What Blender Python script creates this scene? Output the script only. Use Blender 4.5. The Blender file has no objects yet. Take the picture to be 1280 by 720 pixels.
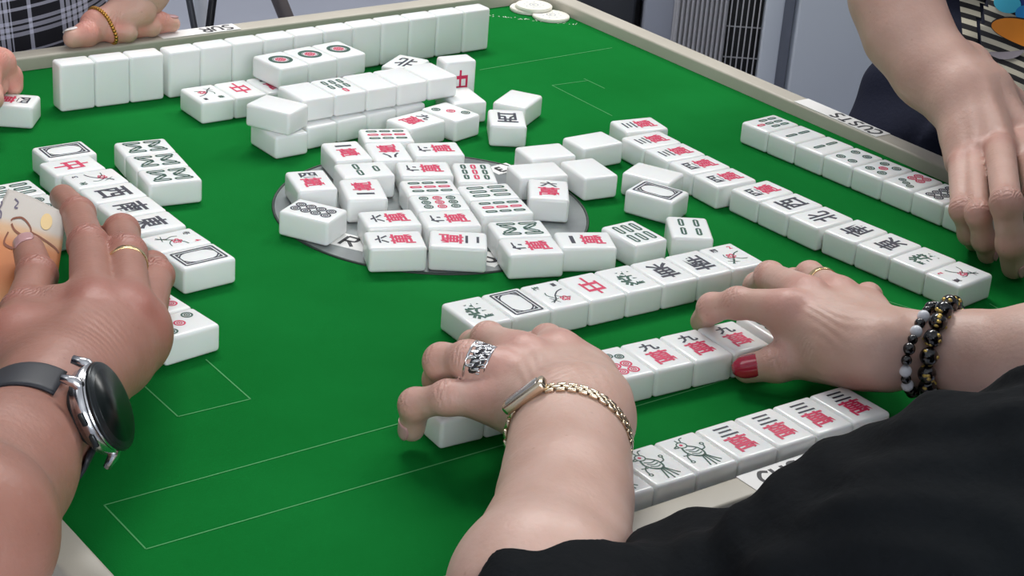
import bpy, bmesh, math, random
import numpy as np
from mathutils import Vector, Matrix
random.seed(4); rng = np.random.RandomState(7)
C = bpy.context.scene.collection
ZF = 0.75                      # height of the felt above the floor
CAM = np.array([-.7486, -1.0553, ZF + .5283]); FPX = 2377.3
R3 = np.array([[.8033, -.5912, .0720], [.1919, .3714, .9084], [.5638, .7159, -.4117]])
def PX(u, v, h):
    """world point on the sight line of pixel (u,v), h metres above the felt"""
    d = np.array([(u-640)/FPX, -(v-360)/FPX, 1.]) @ R3
    t = (ZF + h - CAM[2]) / d[2]
    return CAM + d*t
# ---------------------------------------------------------------- materials
def srgb(r, g, b):
    f = lambda c: (c/255/12.92) if c/255 <= .04045 else ((c/255+.055)/1.055)**2.4
    return (f(r), f(g), f(b), 1)
def mat(name, col, rough=.5, metal=0, spec=.5, coat=0, sss=0, noise=None, bump=None, emit=None):
    m = bpy.data.materials.new(name); m.use_nodes = True; nt = m.node_tree; b = nt.nodes['Principled BSDF']
    b.inputs['Base Color'].default_value = col; b.inputs['Roughness'].default_value = rough
    b.inputs['Metallic'].default_value = metal; b.inputs['Specular IOR Level'].default_value = spec
    b.inputs['Coat Weight'].default_value = coat
    if sss:
        b.inputs['Subsurface Weight'].default_value = sss; b.inputs['Subsurface Scale'].default_value = .004
        b.inputs['Subsurface Radius'].default_value = (1, .35, .2)
    tc = nt.nodes.new('ShaderNodeTexCoord')
    if noise:   # (scale, second colour, lo, hi)
        n = nt.nodes.new('ShaderNodeTexNoise'); n.inputs['Scale'].default_value = noise[0]; n.inputs['Detail'].default_value = 5
        nt.links.new(tc.outputs['Object'], n.inputs['Vector'])
        r = nt.nodes.new('ShaderNodeValToRGB'); r.color_ramp.elements[0].position = noise[2]; r.color_ramp.elements[1].position = noise[3]
        r.color_ramp.elements[0].color = col; r.color_ramp.elements[1].color = noise[1]
        nt.links.new(n.outputs['Fac'], r.inputs['Fac']); nt.links.new(r.outputs['Color'], b.inputs['Base Color'])
    if bump:    # (scale, strength, distance)
        n = nt.nodes.new('ShaderNodeTexNoise'); n.inputs['Scale'].default_value = bump[0]; n.inputs['Detail'].default_value = 4
        nt.links.new(tc.outputs['Object'], n.inputs['Vector'])
        u = nt.nodes.new('ShaderNodeBump'); u.inputs['Strength'].default_value = bump[1]; u.inputs['Distance'].default_value = bump[2]
        nt.links.new(n.outputs['Fac'], u.inputs['Height']); nt.links.new(u.outputs['Normal'], b.inputs['Normal'])
    if emit:
        b.inputs['Emission Color'].default_value = emit[0]; b.inputs['Emission Strength'].default_value = emit[1]
    return m
M = {}
M['tile'] = mat('tile_white', srgb(238, 240, 238), .22, spec=.5, sss=.15)
M['green'] = mat('engraving_green', srgb(28, 78, 62), .5)
M['red'] = mat('engraving_red', srgb(205, 40, 85), .5)
M['black'] = mat('engraving_black', srgb(38, 40, 56), .5)
M['fillpane'] = mat('fill_pane_glow', srgb(225, 235, 245), .1, emit=(srgb(225, 235, 245), 1.0))  # glowing pane of the added fill panel behind the camera
M['felt'] = mat('green_felt', srgb(12, 106, 41), .95, spec=.04, noise=(9, srgb(16, 114, 47), .35, .7), bump=(900, .25, .0006))
M['feltline'] = mat('felt_seam', srgb(84, 158, 98), .9, spec=.1)
M['feltprint'] = mat('felt_print', srgb(205, 222, 200), .8)
M['rim'] = mat('rim_plastic', srgb(190, 184, 170), .42, noise=(14, srgb(178, 172, 158), .3, .75), bump=(300, .1, .0004))
M['paper'] = mat('paper_white', srgb(236, 235, 232), .6)
M['ink'] = mat('marker_ink', srgb(52, 52, 56), .6)
M['disc'] = mat('brushed_metal', srgb(168, 172, 172), .3, metal=.75, noise=(22, srgb(140, 146, 146), .3, .7))
M['discrim'] = mat('dark_rubber', srgb(40, 52, 46), .5)
M['chip'] = mat('chip_ivory', srgb(232, 230, 218), .45)
M['chipmark'] = mat('chip_mark', srgb(120, 130, 160), .5)
M['navy'] = mat('navy_cloth', srgb(27, 30, 46), .9, spec=.2, bump=(260, .35, .0015))
M['blackcloth'] = mat('black_cotton', srgb(17, 21, 24), .9, spec=.14, noise=(6, srgb(11, 13, 16), .3, .7), bump=(90, .5, .003))
M['silver'] = mat('silver', srgb(214, 214, 216), .22, metal=1)
M['gold'] = mat('gold', srgb(232, 200, 150), .22, metal=1)
M['palegold'] = mat('pale_gold', srgb(222, 206, 180), .25, metal=1)
M['blackrubber'] = mat('black_rubber', srgb(36, 39, 46), .55)
M['bezel'] = mat('bezel_dark', srgb(48, 52, 54), .3, metal=.6)
M['glass'] = mat('dark_glass', srgb(12, 20, 19), .28, spec=.35)
M['goldchain'] = mat('gold_chain', srgb(190, 140, 70), .3, metal=.9)
M['watchface'] = mat('watch_face_grey', srgb(150, 148, 146), .15, metal=.3, coat=.5)
M['beadblack'] = mat('bead_black', srgb(16, 15, 16), .12, coat=.5)
M['beadwhite'] = mat('bead_white', srgb(214, 216, 222), .3)
M['beadgold'] = mat('bead_gold_fleck', srgb(196, 168, 90), .3, metal=.7)
M['rednail'] = mat('red_nail_polish', srgb(165, 18, 52), .12, coat=.8)
M['nail'] = mat('natural_nail', srgb(196, 150, 150), .3, coat=.3)
M['palenail'] = mat('pale_nail_polish', srgb(240, 232, 230), .25, coat=.4)
M['appl'] = mat('appliance_grey', srgb(206, 212, 220), .5)
M['appl2'] = mat('appliance_slate', srgb(150, 154, 166), .5)
M['rib'] = mat('ribbed_grey', srgb(172, 171, 174), .5)
M['dark'] = mat('deep_black', srgb(16, 17, 20), .7)
M['metalrod'] = mat('grey_rod', srgb(78, 80, 86), .4, metal=.4)
M['blackrod'] = mat('black_rod', srgb(18, 19, 24), .4)
M['brownrod'] = mat('brown_leg', srgb(92, 84, 84), .5)
M['white'] = mat('white_plastic', srgb(225, 228, 232), .45)
M['floor'] = mat('floor_tiles', srgb(172, 176, 190), .35, noise=(3, srgb(164, 169, 184), .3, .7))
M['wall'] = mat('wall_paint', srgb(206, 208, 212), .8)
M['ceil'] = mat('ceiling_paint', srgb(235, 235, 235), .9)
M['tableleg'] = mat('table_leg', srgb(70, 70, 74), .5, metal=.5)
def skin_mat(name, c1, c2, cred):
    m = bpy.data.materials.new(name); m.use_nodes = True; nt = m.node_tree; N = nt.nodes; K = nt.links; b = N['Principled BSDF']
    b.inputs['Roughness'].default_value = .46; b.inputs['Specular IOR Level'].default_value = .4
    b.inputs['Subsurface Weight'].default_value = .25; b.inputs['Subsurface Scale'].default_value = .006
    b.inputs['Subsurface Radius'].default_value = (1, .35, .2)
    tc = N.new('ShaderNodeTexCoord')
    n1 = N.new('ShaderNodeTexNoise'); n1.inputs['Scale'].default_value = 28; n1.inputs['Detail'].default_value = 6; K.new(tc.outputs['Object'], n1.inputs['Vector'])
    r = N.new('ShaderNodeValToRGB'); r.color_ramp.elements[0].position = .32; r.color_ramp.elements[1].position = .7
    r.color_ramp.elements[0].color = c1; r.color_ramp.elements[1].color = c2; K.new(n1.outputs['Fac'], r.inputs['Fac'])
    a = N.new('ShaderNodeAttribute'); a.attribute_name = 'knuckle'
    mx = N.new('ShaderNodeMix'); mx.data_type = 'RGBA'; K.new(a.outputs['Fac'], mx.inputs['Factor'])
    K.new(r.outputs['Color'], mx.inputs['A']); mx.inputs['B'].default_value = cred
    # few darker freckles
    v = N.new('ShaderNodeTexVoronoi'); v.inputs['Scale'].default_value = 75; K.new(tc.outputs['Object'], v.inputs['Vector'])
    rr = N.new('ShaderNodeValToRGB'); rr.color_ramp.elements[0].position = .03; rr.color_ramp.elements[1].position = .09
    rr.color_ramp.elements[0].color = (.72, .66, .62, 1); rr.color_ramp.elements[1].color = (1, 1, 1, 1); K.new(v.outputs['Distance'], rr.inputs['Fac'])
    m2 = N.new('ShaderNodeMix'); m2.data_type = 'RGBA'; m2.blend_type = 'MULTIPLY'; m2.inputs['Factor'].default_value = .45
    K.new(mx.outputs['Result'], m2.inputs['A']); K.new(rr.outputs['Color'], m2.inputs['B']); K.new(m2.outputs['Result'], b.inputs['Base Color'])
    # wrinkles: across the finger joints and the back of the hand
    w = N.new('ShaderNodeAttribute'); w.attribute_name = 'wrinkle'
    n2 = N.new('ShaderNodeTexNoise'); n2.inputs['Scale'].default_value = 260; n2.inputs['Detail'].default_value = 5; K.new(tc.outputs['Object'], n2.inputs['Vector'])
    n3 = N.new('ShaderNodeTexVoronoi'); n3.inputs['Scale'].default_value = 420; K.new(tc.outputs['Object'], n3.inputs['Vector'])
    ad = N.new('ShaderNodeMath'); ad.operation = 'MULTIPLY_ADD'; K.new(n2.outputs['Fac'], ad.inputs[0]); ad.inputs[1].default_value = .5; K.new(w.outputs['Fac'], ad.inputs[2])
    ad2 = N.new('ShaderNodeMath'); ad2.operation = 'MULTIPLY_ADD'; K.new(n3.outputs['Distance'], ad2.inputs[0]); ad2.inputs[1].default_value = .12; K.new(ad.outputs[0], ad2.inputs[2])
    u = N.new('ShaderNodeBump'); u.inputs['Strength'].default_value = .45; u.inputs['Distance'].default_value = .0012
    K.new(ad2.outputs[0], u.inputs['Height']); K.new(u.outputs['Normal'], b.inputs['Normal'])
    return m
M['skinA'] = skin_mat('skin_front_player', srgb(196, 158, 142), srgb(210, 176, 162), srgb(196, 142, 130))
M['skinC'] = skin_mat('skin_right_player', srgb(190, 152, 138), srgb(204, 168, 154), srgb(180, 130, 118))
M['skinD'] = skin_mat('skin_left_player', srgb(158, 110, 95), srgb(170, 122, 107), srgb(166, 102, 90))
M['skinE'] = skin_mat('skin_back_player', srgb(206, 160, 142), srgb(216, 172, 156), srgb(222, 128, 120))
# ---------------------------------------------------------------- object helpers
def obj(name, me, mats, parent=None, smooth=True):
    if isinstance(me, bmesh.types.BMesh):
        bm = me; me = bpy.data.meshes.new(name); bm.to_mesh(me); bm.free()
    if not isinstance(mats, (list, tuple)): mats = [mats]
    if not me.materials:
        for m in mats: me.materials.append(m)
    if smooth:
        me.polygons.foreach_set('use_smooth', [True]*len(me.polygons))
    o = bpy.data.objects.new(name, me); C.objects.link(o)
    if parent: o.parent = parent
    return o
def tag(o, label=None, cat=None, group=None, kind=None):
    if label: o['label'] = label
    if cat: o['category'] = cat
    if group: o['group'] = group
    if kind: o['kind'] = kind
    return o
def empty(name, loc, label=None, cat=None, group=None, rz=0):
    o = bpy.data.objects.new(name, None); C.objects.link(o); o.location = loc; o.rotation_euler[2] = rz; o.empty_display_size = .05
    return tag(o, label, cat, group)
def wm(o): return o.matrix_basis if o.parent is None else wm(o.parent) @ o.matrix_parent_inverse @ o.matrix_basis
def keep(child, parent):       # child built in world space
    child.parent = parent; child.matrix_parent_inverse = wm(parent).inverted()
    return child
def box(bm, c, s, rot=None, mi=0, bev=0, seg=2):
    r = bmesh.ops.create_cube(bm, size=1)['verts']
    mt = Matrix.Translation(c) @ (rot.to_4x4() if rot else Matrix.Identity(4)) @ Matrix.Diagonal((*s, 1))
    bmesh.ops.transform(bm, matrix=mt, verts=r)
    fs = list({f for v in r for f in v.link_faces}); es = list({e for v in r for e in v.link_edges})
    for f in fs: f.material_index = mi
    if bev: bmesh.ops.bevel(bm, geom=es+r, offset=bev, segments=seg, profile=.5, affect='EDGES')
def tube(bm, pts, rad, n=10, closed=False, mi=0, flat=None):
    """swept tube; rad scalar or list; flat=(rx,ry, upvec) for an oval/flat band"""
    pts = [Vector(p) for p in pts]; N = len(pts); rings = []
    up0 = Vector((0, 0, 1))
    for i, p in enumerate(pts):
        a = pts[(i-1) % N] if (closed or i > 0) else p; b = pts[(i+1) % N] if (closed or i < N-1) else p
        t = (b-a).normalized()
        if flat is not None: up = (flat[2][i] if isinstance(flat[2], list) else flat[2]); up = Vector(up)
        else: up = up0 if abs(t.z) < .9 else Vector((1, 0, 0))
        s = t.cross(up).normalized(); up = s.cross(t).normalized()
        r = rad[i] if isinstance(rad, (list, tuple)) else rad
        rx, ry = (flat[0], flat[1]) if flat is not None else (r, r)
        ring = []
        for k in range(n):
            an = 2*math.pi*k/n; cx, sy = math.cos(an), math.sin(an)
            if flat is not None: q = 4; cx = math.copysign(abs(cx)**(2/q), cx); sy = math.copysign(abs(sy)**(2/q), sy)
            ring.append(bm.verts.new(p + s*cx*rx + up*sy*ry))
        rings.append(ring)
    for i in range(N if closed else N-1):
        A, B = rings[i], rings[(i+1) % N]
        for k in range(n):
            f = bm.faces.new((A[k], A[(k+1) % n], B[(k+1) % n], B[k])); f.material_index = mi
    if not closed:
        bm.faces.new(rings[0][::-1]).material_index = mi; bm.faces.new(rings[-1]).material_index = mi
def ball(bm, c, r, mi=0, n=10):
    v = bmesh.ops.create_uvsphere(bm, u_segments=n+4, v_segments=n, radius=1)['verts']
    s = r if isinstance(r, (tuple, list)) else (r, r, r)
    bmesh.ops.transform(bm, matrix=Matrix.Translation(c) @ Matrix.Diagonal((*s, 1)), verts=v)
    for f in {f for w in v for f in w.link_faces}: f.material_index = mi
# ---------------------------------------------------------------- 2-D drawing on a plane (engravings, handwriting)
class Ink:
    def __init__(s): s.polys = []
    def poly(s, pts, mi): s.polys.append(([tuple(p) for p in pts], mi))
    def stroke(s, pts, w, mi, taper=0):
        n = len(pts)
        if n > 2:      # smooth with Catmull-Rom
            q = [pts[0]]+list(pts)+[pts[-1]]; out = []
            for i in range(1, len(q)-2):
                for t in (0, .25, .5, .75):
                    out.append(tuple(.5*((2*q[i][k])+(-q[i-1][k]+q[i+1][k])*t+(2*q[i-1][k]-5*q[i][k]+4*q[i+1][k]-q[i+2][k])*t*t+(-q[i-1][k]+3*q[i][k]-3*q[i+1][k]+q[i+2][k])*t**3) for k in (0, 1)))
            out.append(tuple(pts[-1])); pts = out
        n = len(pts); L = []; Rr = []
        for i in range(n):
            a = pts[max(i-1, 0)]; b = pts[min(i+1, n-1)]; dx, dy = b[0]-a[0], b[1]-a[1]; l = math.hypot(dx, dy) or 1
            ww = w*.5*(1-taper*(i/(n-1))) ; L.append((pts[i][0]-dy/l*ww, pts[i][1]+dx/l*ww)); Rr.append((pts[i][0]+dy/l*ww, pts[i][1]-dx/l*ww))
        for i in range(n-1): s.poly([L[i], Rr[i], Rr[i+1], L[i+1]], mi)
    def ring(s, x, y, ro, ri, mi, n=22):
        for i in range(n):
            a, b = 2*math.pi*i/n, 2*math.pi*(i+1)/n
            P = lambda r, t: (x+r*math.cos(t), y+r*math.sin(t))
            if ri > 0: s.poly([P(ri, a), P(ro, a), P(ro, b), P(ri, b)], mi)
            else: s.poly([(x, y), P(ro, a), P(ro, b)], mi)
    def rrect(s, x, y, w, h, t, mi, ang=0, n=4):   # hollow rounded bar
        c, sn = math.cos(ang), math.sin(ang)
        def loop(w, h):
            r = min(w, h)/2*.98; o = []
            for cx, cy, a0 in ((w/2-r, h/2-r, 0), (-w/2+r, h/2-r, 90), (-w/2+r, -h/2+r, 180), (w/2-r, -h/2+r, 270)):
                for k in range(n+1):
                    a = math.radians(a0+90*k/n); px, py = cx+r*math.cos(a), cy+r*math.sin(a); o.append((x+c*px-sn*py, y+sn*px+c*py))
            return o
        A = loop(w, h)
        if t <= 0: s.poly(A, mi); return
        B = loop(w-2*t, h-2*t); m = len(A)
        for k in range(m): s.poly([A[k], A[(k+1) % m], B[(k+1) % m], B[k]], mi)
    def text(s, ch, x, y, w, h, mi, bold=.022):
        if ch not in TXT:
            cu = bpy.data.curves.new('glyph', 'FONT'); cu.body = ch; cu.offset = bold; cu.resolution_u = 2
            o = bpy.data.objects.new('glyph', cu); C.objects.link(o); dg = bpy.context.evaluated_depsgraph_get()
            me = bpy.data.meshes.new_from_object(o.evaluated_get(dg)); vs = [tuple(v.co[:2]) for v in me.vertices]
            TXT[ch] = (vs, [list(p.vertices) for p in me.polygons]); bpy.data.objects.remove(o); bpy.data.curves.remove(cu); bpy.data.meshes.remove(me)
        vs, fs = TXT[ch]; x0, x1 = min(v[0] for v in vs), max(v[0] for v in vs); y0, y1 = min(v[1] for v in vs), max(v[1] for v in vs)
        for f in fs: s.poly([(x+((vs[i][0]-x0)/(x1-x0)-.5)*w, y+((vs[i][1]-y0)/(y1-y0)-.5)*h) for i in f], mi)
    def add(s, bm, fn, off=0):
        for pts, mi in s.polys:
            try: f = bm.faces.new([bm.verts.new(fn(*p)) for p in pts]); f.material_index = mi+off
            except ValueError: pass
TXT = {}
# ---------------------------------------------------------------- tiles
TW, TL, TT = .0298, .0398, .0186
G_, R_, K_ = 1, 2, 3
WAN = {'1': '一', '2': '二', '3': '三', '4': '四', '5': '伍', '6': '六', '7': '七', '8': '八', '9': '九'}
def design(code):
    """engraving in millimetres, +y is the top of the character"""
    k = Ink(); c = code[0]; n = code[1:]
    if c == 'W':
        k.text(WAN[n], 0, 9.5, 13, 3 if n == '1' else 9.5, K_, .03); k.text('萬', 0, -5, 16, 17, R_, .022)
    elif c in 'ESXN': k.text({'E': '東', 'S': '南', 'X': '西', 'N': '北'}[c], 0, 0, 17, 23, K_, .022)
    elif c == 'F': k.text('發', 0, 0, 17, 23, G_, .02)
    elif c == 'Z': k.text('中', 0, -1, 14, 26, R_, .02)
    elif c == 'P':
        for a, t in ((0, 1.5), (2.3, 1.0)):
            w, h = 10.2-a, 15.4-a
            for p, q in (((-w, -h), (w, -h)), ((w, -h), (w, h)), ((w, h), (-w, h)), ((-w, h), (-w, -h))): k.stroke([p, q], t, K_)
        for sx in (-1, 1):
            for sy in (-1, 1):
                k.stroke([(sx*8, sy*6.5), (sx*6.2, sy*10.2), (sx*2.6, sy*13.2)], 1.1, K_); k.poly([(sx*8, sy*13.2), (sx*5.4, sy*13), (sx*7.8, sy*10)][::1 if sx*sy > 0 else -1], K_)
    elif c == 'D':
        def dot(x, y, r, m): k.ring(x, y, r, r*.68, m); k.ring(x, y, r*.52, r*.30, m, 14); k.ring(x, y, r*.16, 0, m, 8)
        n = int(n)
        if n == 1:
            k.ring(0, 0, 10.2, 7, G_, 30); k.ring(0, 0, 6.6, 6, K_, 24)
            for a in range(8): t = a*math.pi/4; k.ring(3.6*math.cos(t), 3.6*math.sin(t), 1.5, .5, R_, 10)
            k.ring(0, 0, 1.9, .7, R_, 12)
        elif n == 3:
            dot(-7, 10, 3.9, G_); dot(0, 0, 3.9, R_); dot(7, -10, 3.9, G_)
        elif n in (4, 5):
            for x in (-6, 6):
                for y in (-9, 9): dot(x, y, 4, G_)
            if n == 5: dot(0, 0, 3.9, R_)
        elif n == 7:
            for i in range(3): dot(-6.6+i*6.2, 12.4-i*3.1, 3.2, G_)
            for x in (-4, 4):
                for y in (-3.4, -11.4): dot(x, y, 3.9, R_)
        elif n == 8:
            for x in (-4, 4):
                for i in range(4): dot(x, 12-i*8, 3.9, K_)
        elif n == 9:
            for i in range(3):
                for j in range(3): dot(-8+j*8, 10-i*10, 3.6, (G_, R_, G_)[i])
    elif c == 'B':
        def bar(x, y, m, l=9.4, w=4.2, a=0): k.rrect(x, y, w, l, 1.62, m, a)
        n = int(n)
        if n == 1:      # the bird: head, eye, body, long tail feathers, feet and leaf curls
            k.ring(-3, 9, 3.4, 2.6, G_, 16); k.ring(-3.2, 9.2, 1.1, 0, R_, 10); k.stroke([(-6.2, 9.5), (-9, 8), (-6, 7.4)], .9, G_)
            k.stroke([(-1, 12), (0, 15), (2.5, 15.6)], .8, G_); k.stroke([(-3, 12.2), (-3.4, 15)], .8, G_)
            k.stroke([(-5, 6.4), (-6, 1), (-3, -4), (1, -6)], 1.2, G_); k.stroke([(-.5, 7), (3.4, 3), (4, -2), (2, -6)], 1.2, G_)
            for i in range(4): k.stroke([(-4.4+i*.4, 4-i*2.4), (-1+i*.4, 2.2-i*2.4), (2.8, 3-i*2.4)], .8, G_)
            for i, e in enumerate(((-2.5, -15.5), (1, -16.5), (4.4, -15.5), (7.4, -13.4))): k.stroke([(0+i*.8, -5), ((e[0]+i)/2, -10.5), e], 1.0, G_)
            k.stroke([(4, 0), (7.2, 1), (8.6, 4)], .9, G_); k.ring(8.6, 5.4, 1.5, .7, G_, 12)
            k.stroke([(-6, 0), (-8.6, -3), (-9.4, -7)], .9, G_); k.ring(-9.2, -8.4, 1.5, .7, G_, 12); k.stroke([(-6, -2), (-10, -1)], .8, G_)
        elif n == 2: bar(0, 7.5, G_, 13, 4); bar(0, -7.5, G_, 13, 4)
        elif n == 3: bar(-6, 5, G_, 11, 4.6, math.pi/2); bar(6, 5, G_, 11, 4.6, math.pi/2); bar(0, -9, G_, 11, 4.6, math.pi/2)
        elif n == 4:
            for x in (-5.5, 5.5):
                for y in (-8, 8): bar(x, y, G_, 13)
        elif n == 6:
            for x in (-7.5, 0, 7.5):
                for y in (-8, 8): bar(x, y, G_, 13.5, 4.6)
        elif n == 7:
            bar(0, 11.6, R_, 8.6)
            for x in (-7.2, 0, 7.2):
                for y in (1.6, -9): bar(x, y, G_, 9.4)
        elif n == 8:
            for s in (-1, 1):
                for x in (-8.6, 8.6): bar(x, s*8, G_, 14, 4.4)
                for x in (-3.2, 3.2): bar(x, s*8, G_, 12.5, 4.4, -s*math.copysign(.62, x))
        elif n == 9:
            for j, x in enumerate((-7.6, 0, 7.6)):
                for y in (-10.6, 0, 10.6): bar(x, y, (G_, R_, G_)[j], 9.2)
    elif code.startswith('fl'):
        v = int(code[2]); k.text('春夏秋冬梅蘭'[v-1], -6.5, 12, 5.5, 5.5, G_ if v % 2 else K_, .02); k.text(str((v-1) % 4+1), 7.5, 12.5, 3, 4.5, K_ if v % 2 else R_, .02)
        k.stroke([(-8, -11), (-3, -6), (-1, -2), (4, 3), (9, 5)], 1.0, K_ if v % 2 else G_); k.stroke([(-3, -6), (-6, 0), (-5, 4)], .8, G_); k.stroke([(-1, -2), (3, -6), (8, -7)], .8, G_)
        cx, cy = ((3, -3), (-2, -1), (0, -5), (2, 0), (3, -8), (-1, 0))[v-1]
        for a in range(5): t = a*1.257+v; k.ring(cx+2.4*math.cos(t), cy+2.4*math.sin(t), 1.5, .6, R_, 10)
        for a in range(4): t = a*1.6+v*.7; k.stroke([(-5, -8), (-5+4.4*math.cos(t), -8+4.4*math.sin(t))], .9, (G_, K_)[a % 2], .5)
    return k
def tile_mesh(code):
    if code in TM: return TM[code]
    bm = bmesh.new(); box(bm, (0, 0, TT/2), (TW, TL, TT), bev=.0027, seg=4)
    if code:
        c = code; s = 1
        if c[-1] == 'r' and c != 'r': c = c[:-1]; s = -1
        design(c).add(bm, lambda x, y: (s*x*.001, s*y*.001, TT+.00012))
    me = bpy.data.meshes.new('mahjong_tile'); bm.to_mesh(me); bm.free()
    me.polygons.foreach_set('use_smooth', [len(p.vertices) == 4 and p.material_index == 0 for p in me.polygons])
    for m in ('tile', 'green', 'red', 'black'): me.materials.append(M[m])
    TM[code] = me; return me
TM = {}
NAME = {'Z': 'red 中', 'F': 'green 發', 'P': 'black rectangular frame', 'E': 'black 東', 'S': 'black 南', 'X': 'black 西', 'N': 'black 北', 'W': 'numeral over red 萬'}
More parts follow.
